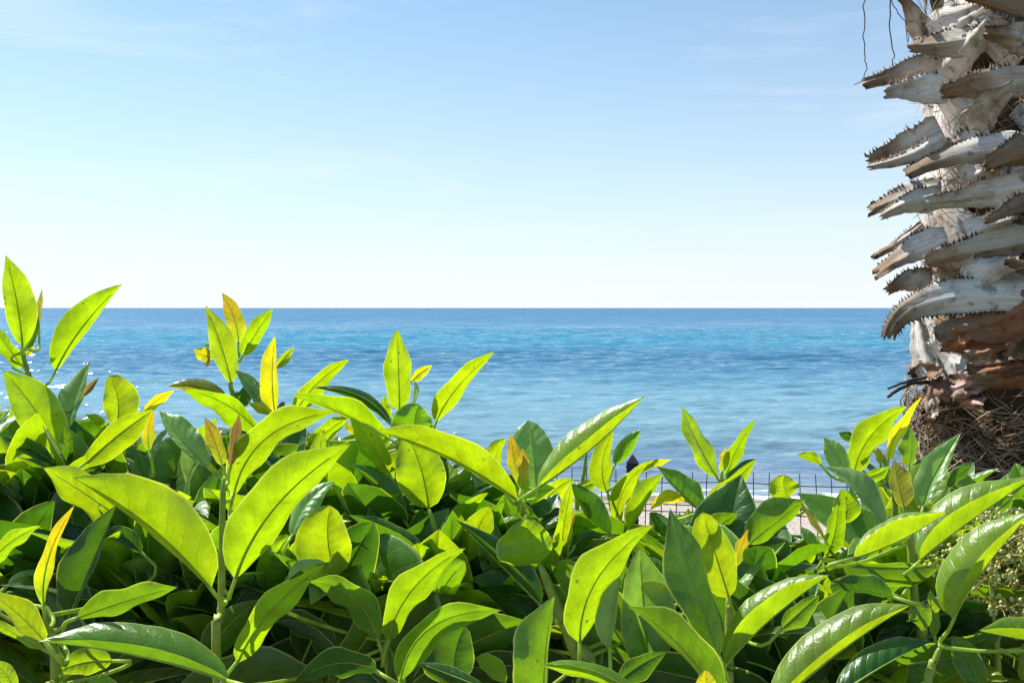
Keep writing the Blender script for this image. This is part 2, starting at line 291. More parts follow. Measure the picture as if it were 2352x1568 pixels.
# ------------------------------------------------------------------ wire fence
def build_fence():
    dark = simple('fence_wire_metal', (.035, .033, .035), .5, .3, 40, .2, .5); navy = simple('fence_post_paint', (.022, .028, .05), .42, .2, 25, .15, .5)
    P0 = np.array([-.214, 5.1]); P1 = np.array([1.514, 4.85]); d = nrm(P1 - P0); ang = math.atan2(d[1], d[0])
    root = empty('wire_fence', (P0[0], P0[1], TZ)); tag(root, 'dark welded wire mesh fence with square post before the beach', 'fence')
    def at(s, z): q = P0 + d * s; return np.array([q[0], q[1], z])
    r = random.Random(5); ztop = 2.328
    for i in range(-44, 60):
        s = i * .0745 + r.uniform(-.004, .004); V, Fc = [], []; bz = r.uniform(-.012, .012); bend = r.uniform(-.008, .008)
        tube(V, Fc, [at(s, TZ - .05), at(s + bend, 1.85), at(s - bend, 2.1), at(s, ztop), at(s + bend * .6, ztop + .06 + bz)], [.0026] * 5, 5); obj('wire', V, Fc, dark, root, at(s, TZ))
    for z in (ztop, ztop - .112, ztop - .145, ztop - .25, ztop - .38, ztop - .5, ztop - .62):
        V, Fc = [], []; pts = []
        for k in range(-33, 46): s = k * .1; pts.append(at(s, z + .007 * math.sin(s * 2.1 + z * 40) + .004 * math.sin(s * 9 + z * 90)) + np.array([0, .004, 0]))
        tube(V, Fc, pts, [.0025] * len(pts), 5); obj('wire', V, Fc, dark, root, pts[0])
    for s in (-2.9, .825, 4.5):
        a = .03; z1 = 2.425; V = []; Fc = []
        def ring(h, z):
            n0 = len(V)
            for cx_, cy_ in ((-1, -1), (1, -1), (1, 1), (-1, 1)):
                q = P0 + d * (s + cx_ * h) + np.array([-d[1], d[0]]) * (cy_ * h + .045); V.append(np.array([q[0], q[1], z]))
            return n0
        def skin(a0, b0):
            for j in range(4): Fc.append((a0 + j, a0 + (j + 1) % 4, b0 + (j + 1) % 4, b0 + j))
        r0 = ring(a, TZ - .1); r1 = ring(a, z1 - .03); skin(r0, r1); Fc.append((r1, r1 + 1, r1 + 2, r1 + 3))
        post = obj('post', V, Fc, navy, root, at(s, TZ), smooth=False)
        V = []; Fc = []
        r0 = ring(a + .003, z1 - .029); r1 = ring(a + .003, z1 - .018); r2 = ring(a - .002, z1 - .013); r3 = ring(a + .001, z1 - .004); r4 = ring(.002, z1 + .036)
        for q0, q1 in ((r0, r1), (r1, r2), (r2, r3), (r3, r4)): skin(q0, q1)
        Fc.append((r4, r4 + 1, r4 + 2, r4 + 3)); Fc.append((r0 + 3, r0 + 2, r0 + 1, r0))
        obj('cap', V, Fc, navy, post, at(s, z1), smooth=False)
build_fence()

# ------------------------------------------------------------------ palm trunk
PD = 2.5; PX = (2385 - CX) / F * PD; PR = .285
def surf(xd):
    x = (xd - CX) / F * PD - PX; x = max(-PR * .999, min(PR * .999, x)); return PD - math.sqrt(PR * PR - x * x)
def palm_material(name, fibre=False):
    m, t = mat(name); L = t.links.new
    o = N(t, 'ShaderNodeOutputMaterial'); p = N(t, 'ShaderNodeBsdfPrincipled'); p.inputs['Roughness'].default_value = .75; p.inputs['Specular IOR Level'].default_value = .25
    uvn = N(t, 'ShaderNodeUVMap', uv_map='uv'); mpn = N(t, 'ShaderNodeMapping'); mpn.inputs['Scale'].default_value = (26, 2.2, 1); L(uvn.outputs[0], mpn.inputs[0])
    g = N(t, 'ShaderNodeNewGeometry'); oi = N(t, 'ShaderNodeObjectInfo')
    ad = N(t, 'ShaderNodeVectorMath', operation='ADD'); L(mpn.outputs[0], ad.inputs[0]); cx_ = N(t, 'ShaderNodeCombineXYZ')
    ml = N(t, 'ShaderNodeMath', operation='MULTIPLY'); ml.inputs[1].default_value = 50; L(oi.outputs['Random'], ml.inputs[0]); L(ml.outputs[0], cx_.inputs[0]); L(ml.outputs[0], cx_.inputs[1]); L(cx_.outputs[0], ad.inputs[1])
    st = N(t, 'ShaderNodeTexNoise'); st.inputs['Scale'].default_value = 1; st.inputs['Detail'].default_value = 7; st.inputs['Roughness'].default_value = .65; L(ad.outputs[0], st.inputs['Vector'])
    n2 = N(t, 'ShaderNodeTexNoise'); n2.inputs['Scale'].default_value = 11; n2.inputs['Detail'].default_value = 6; n2.inputs['Roughness'].default_value = .6; L(g.outputs['Position'], n2.inputs['Vector'])
    ca = N(t, 'ShaderNodeAttribute', attribute_name='base')
    r1 = N(t, 'ShaderNodeMapRange'); r1.inputs[1].default_value = .3; r1.inputs[2].default_value = .7; r1.inputs[3].default_value = .62; r1.inputs[4].default_value = 1.22; L(st.outputs[0], r1.inputs[0])
    s1 = N(t, 'ShaderNodeVectorMath', operation='SCALE'); L(ca.outputs[0], s1.inputs[0]); L(r1.outputs[0], s1.inputs[3])
    r2 = N(t, 'ShaderNodeMapRange'); r2.inputs[1].default_value = .48; r2.inputs[2].default_value = .66; r2.inputs[4].default_value = .6; L(n2.outputs[0], r2.inputs[0])
    mx = N(t, 'ShaderNodeMix', data_type='RGBA'); mx.inputs[7].default_value = (.27, .135, .055, 1); L(r2.outputs[0], mx.inputs[0]); L(s1.outputs[0], mx.inputs[6])
    n3 = N(t, 'ShaderNodeTexNoise'); n3.inputs['Scale'].default_value = 34; n3.inputs['Detail'].default_value = 6; L(g.outputs['Position'], n3.inputs['Vector'])
    r3 = N(t, 'ShaderNodeMapRange'); r3.inputs[1].default_value = .55; r3.inputs[2].default_value = .70; r3.inputs[4].default_value = .7; L(n3.outputs[0], r3.inputs[0])
    mx2 = N(t, 'ShaderNodeMix', data_type='RGBA'); mx2.inputs[7].default_value = (.09, .07, .055, 1); L(r3.outputs[0], mx2.inputs[0]); L(mx.outputs[2], mx2.inputs[6])
    L(mx2.outputs[2], p.inputs['Base Color'])
    b = N(t, 'ShaderNodeBump'); b.inputs['Strength'].default_value = .6; b.inputs['Distance'].default_value = .004; L(st.outputs[0], b.inputs['Height']); L(b.outputs[0], p.inputs['Normal'])
    L(p.outputs[0], o.inputs[0]); return m
PALM = palm_material('dry_palm_sheath')
CORE = simple('palm_core', (.15, .10, .06), .9, .3, 25, .8, .1, stretch=(1, 1, 3))
FIB = simple('palm_fibre', (.44, .34, .23), .8, .3, 18, .2, .2, col2=(.13, .075, .045))
DRYTWIG = simple('dry_strand', (.08, .06, .05), .8, .2, 40, .2, .2)
PCOL = {'p': (.74, .71, .66), 'g': (.54, .50, .44), 'b': (.27, .20, .135), 'r': (.34, .155, .085), 'k': (.42, .27, .22), 'w': (.66, .63, .58)}
# crop; colour at base, colour at tip; base, middle, tip; widths right-of-travel (up) and left-of-travel (down); depth offsets base, tip; thorns
BOOTS = '''
11 p b 780 360 700 130 575 -40 60 70 .02 -.10 0
11 g b 1400 340 1050 420 690 450 110 100 .0 -.13 1
11 p b 960 590 620 690 245 805 85 90 .02 -.06 1
11 p g 1040 850 720 850 435 885 85 105 -.02 -.12 1
11 g b 1820 745 1350 800 960 880 95 115 .0 -.13 1
11 p g 950 730 1200 470 1400 220 75 120 .03 -.05 1
11 p g 860 290 1120 170 1400 50 90 100 .03 -.05 0
11 b b 1830 70 1550 30 1230 -30 75 75 .0 -.12 1
11 g b 1830 390 1620 340 1400 300 110 120 .0 -.10 1
11 p g 1290 1240 1420 1030 1650 850 110 115 .03 -.04 0
11 p b 980 1250 650 1410 290 1560 115 40 .01 -.06 1
11 p g 1000 1300 700 1480 300 1590 50 60 -.02 -.10 1
11 p g 1440 1290 1240 1330 880 1480 90 90 .02 -.03 1
12 p b 1830 30 1200 95 665 285 100 85 .0 -.14 1
12 b b 1830 90 1640 130 1400 220 110 80 -.02 -.10 1
12 p g 1180 350 1330 290 1520 240 80 90 .03 -.03 0
12 p b 980 470 650 530 300 660 95 60 .01 -.06 1
12 p g 960 520 690 560 400 690 70 80 -.02 -.09 1
12 p g 1830 430 1300 510 850 565 105 95 .0 -.13 1
12 b b 1830 540 1610 640 1385 750 60 55 -.02 -.12 1
12 p g 1230 900 1420 790 1670 720 95 90 .03 -.03 0
12 p b 800 770 570 940 330 1085 32 34 .01 -.03 1
12 p b 1040 930 690 1070 365 1265 105 60 .0 -.07 1
12 g g 1830 930 1300 1010 840 1115 110 75 .0 -.13 1
12 p b 880 1300 650 1330 460 1400 75 70 .02 -.05 1
12 p g 1200 1290 1430 1200 1730 1120 100 110 .03 -.04 0
12 b b 1830 1190 1710 1150 1600 1120 45 45 -.02 -.08 1
12 p g 1280 1130 1000 1120 830 1150 60 60 .03 .0 0
13 p p 960 640 860 560 700 400 60 60 .03 .0 0
13 p b 1500 70 700 105 372 385 85 95 .0 -.11 1
13 r b 1460 130 1130 250 760 330 85 140 -.01 -.05 0
13 r r 1450 330 1150 400 800 440 90 100 .0 -.02 0
13 p w 720 660 650 440 615 230 45 90 .03 .0 0
13 r b 1460 640 1250 700 1000 720 50 60 -.01 -.05 0
'''
def build_palm():
    root = empty('palm_tree', (PX, PD, TZ)); tag(root, 'rough palm trunk with jagged dry leaf bases and brown fibre at right', 'palm tree')
    # core
    V, Fc, = [], []; zs = np.linspace(TZ - .1, 5.4, 70); k = 40
    for i, z in enumerate(zs):
        low = np.clip((2.95 - z) / .5, 0, 1)
        for j in range(k):
            a = 2 * math.pi * j / k; rr = (PR - .022 - .012 * (1 - low)) * (1 + .03 * math.sin(5 * a + z * 9) + .02 * math.sin(11 * a - z * 23)) + rng.normal(0, .003) + .05 * np.clip((2.0 - z) / .5, 0, 1)
            V.append((PX + rr * math.cos(a), PD + rr * math.sin(a), z))
    for i in range(len(zs) - 1):
        for j in range(k): Fc.append((i * k + j, i * k + (j + 1) % k, (i + 1) * k + (j + 1) % k, (i + 1) * k + j))
    Fc.append(tuple((len(zs) - 1) * k + j for j in range(k)))
    trunk = obj('trunk', V, Fc, CORE, root, (PX, PD, TZ))
    def boot(Pm, E1, E2, thick, cb, ctip, thorns, r, name='leaf_base', ragged=.012):
        """Pm: middle line, E1/E2: both edges (n x 3). A thick, outward-bowed plate with thorns on its edges."""
        n = len(Pm); m = 4; V = []; Fc = []; UV = []; C = []
        out = np.array([nrm(np.cross(E1[i] - E2[i], Pm[min(i + 1, n - 1)] - Pm[max(i - 1, 0)])) for i in range(n)])
        ref = np.array([Pm[i][0] - PX, Pm[i][1] - PD, 0]) if False else None
        for i in range(n):
            rad = np.array([Pm[i][0] - PX, Pm[i][1] - PD, 0.0])
            if np.dot(out[i], rad) < 0: out[i] = -out[i]
        for side in (0, 1):
            for i in range(n):
                t = i / (n - 1)
                for j in range(-m, m + 1):
                    s = j / m; E = E1[i] if s > 0 else E2[i]; wv = np.linalg.norm(E - Pm[i])
                    q = Pm[i] + (E - Pm[i]) * abs(s) + out[i] * wv * .04 * (.5 - s * s) + out[i] * .0035 * math.sin(s * 7 + Pm[0][2] * 40)
                    if side == 0: q = q + out[i] * (thick * (1 - .6 * abs(s)))
                    if i == n - 1: q = q + nrm(Pm[-1] - Pm[-2]) * ragged * r.uniform(-1, 1)
                    q = q + out[i] * r.gauss(0, .0012)
                    V.append(q); UV.append((s * .5 + .5, t * 1.2)); f = min(1, max(0, (t - .25) / .6)); f = f * f * (3 - 2 * f)
                    cc = np.array(cb) * (1 - f) + np.array(ctip) * f; C.append(cc * (.82 + .18 * (1 - abs(s) ** 4)))
        K = 2 * m + 1; o2 = n * K
        for i in range(n - 1):
            for j in range(K - 1):
                a = i * K + j; Fc.append((a, a + 1, a + K + 1, a + K)); b = o2 + a; Fc.append((b + K, b + K + 1, b + 1, b))
            for j in (0, K - 1): a = i * K + j; Fc.append((a, a + K, o2 + a + K, o2 + a) if j == 0 else (o2 + a, o2 + a + K, a + K, a))
        for j in range(K - 1): a = (n - 1) * K + j; Fc.append((a, a + 1, o2 + a + 1, o2 + a)); a = j; Fc.append((o2 + a, o2 + a + 1, a + 1, a))
        if thorns:
            for e, sgn in ((2 * m, 1),) if r.random() < .75 else ((0, -1), (2 * m, 1)):
                path = np.array([V[i * K + e] for i in range(n)]); seg = np.r_[0, np.cumsum(np.linalg.norm(np.diff(path, axis=0), axis=1))]; s = .2 * seg[-1]
                while s < seg[-1] * .985:
                    p = np.array([np.interp(s, seg, path[:, c]) for c in range(3)]); i = min(n - 2, int(np.searchsorted(seg, s) - 1)); i = max(i, 0)
                    tan = nrm(path[i + 1] - path[i]); o_ = nrm(V[i * K + e] - Pm[i]); h = r.uniform(.006, .0125); wd = r.uniform(.0028, .0045)
                    if r.random() > .12:
                        n0 = len(V); nn = out[i]
                        for q in (p - tan * wd - o_ * .002, p + tan * wd - o_ * .002, p + nn * .004 - o_ * .002, p + o_ * h + tan * r.uniform(-.004, .006)): V.append(q); UV.append((0, 0)); C.append((.10, .075, .055))
                        for f in ((0, 1, 3), (1, 2, 3), (2, 0, 3)): Fc.append(tuple(n0 + x for x in f))
                    s += r.uniform(.007, .013)
        return obj(name, V, Fc, PALM, root, Pm[0], uv=UV, cols={'base': C}, smooth=True)
    r = random.Random(11)
    for line in BOOTS.strip().split('\n'):
        f = line.split(); c = int(f[0]); v = list(map(float, f[3:])); b, m_, t_ = D(c, v[0], v[1]), D(c, v[2], v[3]), D(c, v[4], v[5]); sc_ = CROPS[c][2]
        wu, wd = v[6] * sc_ * r.uniform(1.3, 1.55), v[7] * sc_ * r.uniform(1.25, 1.5); o0, o1, th = v[8], v[9], int(v[10]); n = 16
        ctrl = 2 * m_ - .5 * (b + t_); Pm = []; E1 = []; E2 = []; e1o, e2o, tw = r.uniform(-.012, .03), r.uniform(-.005, .04), r.uniform(-.03, .03)
        d0 = surf(b[0]) + o0; d1 = (surf(t_[0]) if t_[0] > 2105 else PD - .04) + o1
        for i in range(n):
            q = i / (n - 1); p = (1 - q) ** 2 * b + 2 * q * (1 - q) * ctrl + q * q * t_; tg = nrm(2 * (1 - q) * (ctrl - b) + 2 * q * (t_ - ctrl)); nr = np.array([-tg[1], tg[0]])
            if nr[1] > 0 and tg[0] < 0: nr = -nr
            if tg[0] >= 0 and nr[1] > 0: nr = -nr
            dd = d0 + (d1 - d0) * q ** .8; pr = .46 + .74 * math.cos(q * math.pi * .5) ** 1.4
            pr *= 1 + .06 * math.sin(q * 9 + b[0])
            if q < .15: pr *= .8 + .2 * q / .15
            Pm.append(U(p, dd)); E1.append(U(p + nr * wu * pr * (1 + r.gauss(0, .045)), dd + e1o + tw * q)); E2.append(U(p - nr * wd * pr * (1 + r.gauss(0, .045)), dd + e2o - tw * q))
        boot(np.array(Pm), np.array(E1), np.array(E2), r.uniform(.003, .0045), PCOL[f[1]], PCOL[f[2]], th, r)
    # pale clasping sheaths hugging the trunk between the bases, and bases round the far side
    for i in range(15):
        z = 3.10 + i * .165 + r.uniform(-.02, .02); az = math.pi + (.42 if i % 2 else .02) + r.uniform(-.12, .12); half = .42; hh = .12; Pm, E1, E2 = [], [], []
        for q in np.linspace(0, 1, 8):
            rr = PR - .012 + .010 * q; zz = z - hh + 2 * hh * q; k_ = half * (1 - .45 * q)
            Pm.append((PX + rr * math.cos(az), PD + rr * math.sin(az), zz)); E1.append((PX + (rr - .012) * math.cos(az - k_), PD + (rr - .012) * math.sin(az - k_), zz)); E2.append((PX + (rr - .012) * math.cos(az + k_), PD + (rr - .012) * math.sin(az + k_), zz))
        boot(np.array(Pm), np.array(E1), np.array(E2), .005, PCOL['w'], PCOL['p'], 0, r)
    for i in range(30):
        z = 3.02 + (i // 3) * .148 + r.uniform(-.02, .02); az = math.pi * 1.5 + (-1.05, -.35, .35)[i % 3] + (.33 if (i // 3) % 2 else 0) + r.uniform(-.08, .08); sg = 1 if (i + i // 3) % 2 else -1; Pm, E1, E2 = [], [], []; wd = r.uniform(.045, .065); cr_ = r.uniform(.012, .03)
        for q in np.linspace(0, 1, 11):
            aa = az + sg * (.42 * q - .15); rr = PR - .018 + cr_ * math.sin(q * 2.6) + .02 * q * q; zz = z + .15 * q; k_ = wd * (1 - .35 * q)
            c0 = np.array([PX + rr * math.cos(aa), PD + rr * math.sin(aa), zz]); tn = np.array([-math.sin(aa), math.cos(aa), 0]); nv = nrm(np.array([0, 0, 1.0]) - sg * tn * .8); inn = np.array([math.cos(aa), math.sin(aa), 0]) * -.010
            Pm.append(c0); E1.append(c0 + nv * k_ + inn); E2.append(c0 - nv * k_ + inn)
        boot(np.array(Pm), np.array(E1), np.array(E2), .004, PCOL['p'], PCOL[r.choice('pgb')], r.random() < .4, r)
    for i in range(44):
        z = 2.95 + i * .055; az = -.75 + (i * 2.399963) % 2.3; L_ = r.uniform(.17, .24); tn = np.array([-math.sin(az), math.cos(az), 0]); ra = np.array([math.cos(az), math.sin(az), 0]); Pm, E1, E2 = [], [], []
        for q in np.linspace(0, 1, 12):
            out_ = PR - .02 + L_ * q ** 1.6; c0 = np.array([PX, PD, z + .12 * math.sin(q * 2.2)]) + ra * out_; wd = .075 * (1 - .5 * q)
            Pm.append(c0); E1.append(c0 + tn * wd - ra * .02 + np.array([0, 0, .012])); E2.append(c0 - tn * wd - ra * .02 + np.array([0, 0, .012]))
        boot(np.array(Pm), np.array(E1), np.array(E2), .008, PCOL['p'], PCOL['b'], 1, r)
    # torn brown fibre mats round the foot of the leaf bases
    def torn_mat(c, x, y, wpx, hpx, lift, col, tilt, seed):
        q = np.random.default_rng(seed); n = 15; V = []; Fc = []; UV = []; C = []; ph = q.random(8) * 6.28; sc_ = CROPS[c][2]; ctr = D(c, x, y)
        for i in range(n):
            for j in range(n):
                u, v = j / (n - 1) * 2 - 1, i / (n - 1) * 2 - 1; ed = max(abs(u), abs(v))
                jag = 1 + .08 * math.sin(3 * math.atan2(v, u) + ph[0]) + .05 * math.sin(8 * math.atan2(v, u) + ph[1]) + (.07 * q.normal() if ed > .9 else 0)
                uu, vv = u * jag * (1 - .22 * v * v), v * jag * (1 - .22 * u * u); ct_, st_ = math.cos(tilt), math.sin(tilt)
                p = ctr + np.array([(uu * ct_ - vv * st_) * wpx, (uu * st_ + vv * ct_) * hpx]) * sc_
                dep = surf(max(p[0], 2112)) - lift * (1 + .5 * math.sin(3 * u + ph[2]) + .5 * math.sin(4 * v + ph[3] + u)) - .035 * abs(v) ** 2 * math.sin(2.5 * u + ph[4]) + q.normal() * .003
                V.append(U(p, dep)); UV.append((u * .5 + .5, v * .5 + .5)); C.append(np.array(col) * (1 + .25 * math.sin(6 * u + 4 * v + ph[5])))
        for i in range(n - 1):
            for j in range(n - 1):
                ed = max(abs(j - 6.5), abs(i - 6.5))
                if ed > 6 and q.random() < .38: continue
                a = i * n + j; Fc.append((a, a + 1, a + n + 1, a + n))
        V2 = [p + np.array([0, .003, 0]) for p in V]; k = len(V); Fc += [tuple(reversed([x_ + k for x_ in f])) for f in Fc]
        obj('fibre_mat', V + V2, Fc, PALM, root, V[n * n // 2], uv=UV + UV, cols={'base': C + C})
    torn_mat(13, 960, 760, 150, 110, .030, PCOL['k'], .5, 1); torn_mat(13, 1000, 850, 110, 80, .045, (.46, .30, .25), .7, 2)
    torn_mat(13, 640, 640, 130, 70, .035, (.22, .13, .085), -.3, 3); torn_mat(13, 760, 790, 110, 100, .03, (.20, .12, .08), .2, 4); torn_mat(13, 700, 900, 70, 100, .02, (.40, .32, .24), .1, 5)
    torn_mat(13, 1250, 640, 190, 60, .03, (.25, .12, .07), -.25, 6); torn_mat(13, 880, 410, 110, 90, .01, (.42, .17, .07), .4, 7); torn_mat(13, 1150, 540, 190, 70, .025, (.33, .23, .16), -.2, 8); torn_mat(13, 1380, 480, 130, 80, .03, (.28, .17, .11), -.3, 9); torn_mat(13, 660, 1000, 45, 60, .02, (.18, .11, .07), 0, 10)
    # shaggy fibre on the lower trunk and in the gaps
    V, Fc = [], []; rr_ = random.Random(3)
    def strand(a, z, L_, da, dz, r0, lift, rad):
        pts = []; ph = rr_.uniform(0, 6)
        for q in np.linspace(0, 1, 6):
            aa = a + da * q + .05 * math.sin(3 * q + ph); rad_ = r0 + lift * math.sin(q * 2.2 + .2) + .006 * math.sin(7 * q + ph); pts.append((PX + rad_ * math.cos(aa), PD + rad_ * math.sin(aa), z + dz * q + .012 * math.sin(4 * q + ph)))
        tube(V, Fc, pts, [rad, rad, rad, rad * .9, rad * .7, rad * .3], 3)
    for i in range(5200):
        a = rr_.uniform(math.pi * .75, math.pi * 2.15); z = rr_.uniform(1.9, 2.98); g_ = rr_.random()
        strand(a, z, 0, rr_.choice((-1, 1)) * rr_.uniform(.1, .75), rr_.uniform(-.16, .12), PR + rr_.uniform(-.03, .022), rr_.uniform(0, .03) * (1 if g_ < .9 else 2.2), rr_.uniform(.0009, .0026))
    for i in range(1500):
        a = rr_.uniform(math.pi * 1.0, math.pi * 2.1); z = rr_.uniform(2.95, 4.1)
        strand(a, z, 0, rr_.choice((-1, 1)) * rr_.uniform(.1, .5), rr_.uniform(-.05, .12), PR - .02 + rr_.uniform(0, .03), rr_.uniform(0, .03), rr_.uniform(.0006, .0013))
    tag(obj('trunk_fibre', V, Fc, FIB, root, (PX, PD, 2.0)), kind='stuff')
    # broken dark sticks and dry hanging strands
    def line_part(name, c, px, d0, d1, rad, m_):
        V, Fc = [], []; pts = [U(D(c, *p), d0 + (d1 - d0) * i / (len(px) - 1)) for i, p in enumerate(px)]; pts = [a + (b - a) * k / 4 + np.array([r.gauss(0, .0016), r.gauss(0, .002), 0]) for a, b in zip(pts[:-1], pts[1:]) for k in range(4)] + [pts[-1]]; tube(V, Fc, pts, list(np.linspace(rad, rad * .6, len(pts))), 5); return obj(name, V, Fc, m_, root, pts[0])
    line_part('broken_stick', 13, [(680, 690), (540, 715), (450, 750), (370, 780)], 2.4, 2.3, .0042, DRYTWIG)
    line_part('broken_stick', 13, [(680, 730), (560, 735), (430, 795), (370, 842)], 2.4, 2.3, .0060, DRYTWIG)
    line_part('broken_stick', 13, [(690, 930), (650, 1000), (622, 1062)], 2.4, 2.36, .0036, DRYTWIG)
    line_part('hanging_strand', 11, [(700, -420), (330, -160), (243, -20), (233, 280), (240, 560), (252, 640), (240, 735), (190, 790), (140, 815)], 2.42, 2.36, .0016, DRYTWIG)
    line_part('hanging_strand', 11, [(700, -420), (520, -180), (489, 0), (470, 310), (520, 520), (508, 630)], 2.42, 2.36, .0020, DRYTWIG)
    line_part('hanging_strand', 11, [(700, -420), (520, -160), (495, 0), (560, 130), (636, 215), (655, 400)], 2.42, 2.37, .0015, DRYTWIG)
    line_part('hanging_strand', 11, [(640, 170), (640, 260), (650, 410)], 2.40, 2.37, .0013, DRYTWIG)
build_palm()

# ------------------------------------------------------------------ hedge
LC = {  # leaf colours: light let through, light thrown back
 'y': ((.278, .388, .002), (.075, .145, .010)), 'm': ((.135, .255, .003), (.045, .110, .012)), 'd': ((.052, .130, .003), (.020, .064, .010)),  # d: dark mature leaves, also used as painted shade low in the hedge
 's': ((.17, .28, .02), (.13, .22, .075)), 'o': ((.42, .29, .004), (.20, .13, .02)), 'l': ((.52, .48, .004), (.22, .24, .02)), 'b': ((.16, .09, .02), (.14, .08, .045)), 'v': ((.20, .20, .01), (.11, .12, .025))}  # s: sky gloss on upper faces painted in as a paler tint
HB = np.array([0, 1.15, TZ])
hedge = empty('evergreen_hedge', HB); tag(hedge, 'dense hedge of glossy sunlit green leaves filling the foreground', 'hedge')
def prof(t, kind='n'):
    if kind == 'r': return (math.sin(math.pi * min(1, t ** .80 * .985)) ** .62) if t < 1 else 0.0
    return max(0.0, math.sin(math.pi * t ** .88)) ** .66 * (1.06 - .08 * t) * (1 - .5 * max(0.0, (t - .72) / .28) ** 1.4)
def blade(V, Fc, MI, UV, CT, CR, Pm, HL, HR, col, wav, r, m=4, rib=True, ribw=1.0, kind='n'):
    n = len(Pm); n0 = len(V); K = 2 * m + 2; ct, crf = LC[col]; ct = np.array(ct); crf = np.array(crf); j1, j2 = r.uniform(.86, 1.12), r.uniform(.88, 1.1); ph = r.uniform(0, 6); fq = r.uniform(9, 15)
    for i in range(n):
        t = i / (n - 1)
        nv = np.cross(HR[i] - HL[i], Pm[min(i + 1, n - 1)] - Pm[max(i - 1, 0)]); nl = np.linalg.norm(nv); nv = nv / nl if nl > 1e-9 else np.zeros(3)
        for jj in range(K):                                   # the crease along the midrib stays sharp: each half has its own middle row
            s = (jj - m) / m if jj <= m else (jj - m - 1) / m; h = HR[i] if jj > m else HL[i]; a = abs(s); hw = np.linalg.norm(h)
            q = Pm[i] + h * a + nv * hw * (.16 * math.sin(math.pi * a)) + nv * wav * hw * a * a * math.sin(fq * t + ph + (1.7 if s > 0 else 0))
            if a == 1: q = q + h * .012 * math.sin(t * 41 + ph)
            V.append(q); UV.append((s * .5 + .5, t))
            g = np.array([1, 1, 1.0])
            if col == 'o': z_ = min(1, max(0, 1.5 * t - .25 + .3 * a + .25 * math.sin(9 * t + 5 * s + ph))); g = np.array([.66 + .34 * z_, 1.32 - .38 * z_, 1])
            CT.append(ct * g * np.array([j1 * j2, j1, 1])); CR.append(crf * g * np.array([j1 * j2, j1, 1]))
    for i in range(n - 1):
        for j in range(K - 1):
            if j == m: continue
            a = n0 + i * K + j; Fc.append((a, a + 1, a + K + 1, a + K)); MI.append(0)
    if rib:
        L_ = np.linalg.norm(Pm[-1] - Pm[0]); n1, f1 = len(V), len(Fc)
        tube(V, Fc, Pm[:-2], list(np.linspace(.0105, .003, n - 2) * L_ * ribw), 5)
        for _ in range(len(V) - n1): UV.append((0, 0)); CT.append(ct); CR.append(crf)
        MI.extend([1] * (len(Fc) - f1))
def twig(V, Fc, MI, UV, CT, CR, pts, r0, r1):
    n1, f1 = len(V), len(Fc); pts = smooth_path(pts, 9); tube(V, Fc, pts, list(np.linspace(r0, r1, len(pts))), 6)
    for _ in range(len(V) - n1): UV.append((0, 0)); CT.append((0, 0, 0)); CR.append((0, 0, 0))
    MI.extend([1] * (len(Fc) - f1))

# stems: shoot, crop, depth, radius mm, then the points from the low end to the growing tip
STEMS = '''
A 1 1.06 2.6 440 1560 380 1380 300 1180 190 870 152 735
B 1 1.02 2.4 880 1600 860 1450 840 1290
C 1 1.10 2.6 1690 1300 1690 1110 1665 985 1720 830
C2 2 1.06 2.3 250 980 215 830 200 770
E 5 .735 2.6 1575 1110 1580 1000 1582 700 1585 400 1592 120
F 5 .70 2.6 390 1560 380 1340 330 1030
F0 5 .86 2.4 1060 1100 1045 850 1035 690 1025 470
G 6 .80 2.4 1030 1560 1020 1500 985 1340 1005 1270
G0 6 .86 2.6 1590 1030 1480 800 1380 560 1310 330
H 2 1.04 2.5 1130 1000 1115 860 1108 750
K 3 .88 2.6 240 1100 225 1030 212 830
K1 3 .98 2.3 905 1190 870 1020 836 880
K2 3 1.08 2.2 650 860 668 740 685 600
K3 3 1.02 2.3 1640 1020 1665 880 1658 760
J 7 .78 4.2 590 1340 480 1060 430 930 345 725
J3 7 .78 3.6 1690 1480 1695 1150 1688 950
M 8 .84 3.6 1135 1100 1120 980 1098 700 1088 490
M0 4 1.0 2.4 940 760 920 690 905 620
N 8 .73 2.6 1235 1480 1262 1410 1300 1310
Q 8 .86 3.0 1720 1700 1705 1400 1690 1150 1665 900 1685 720
'''
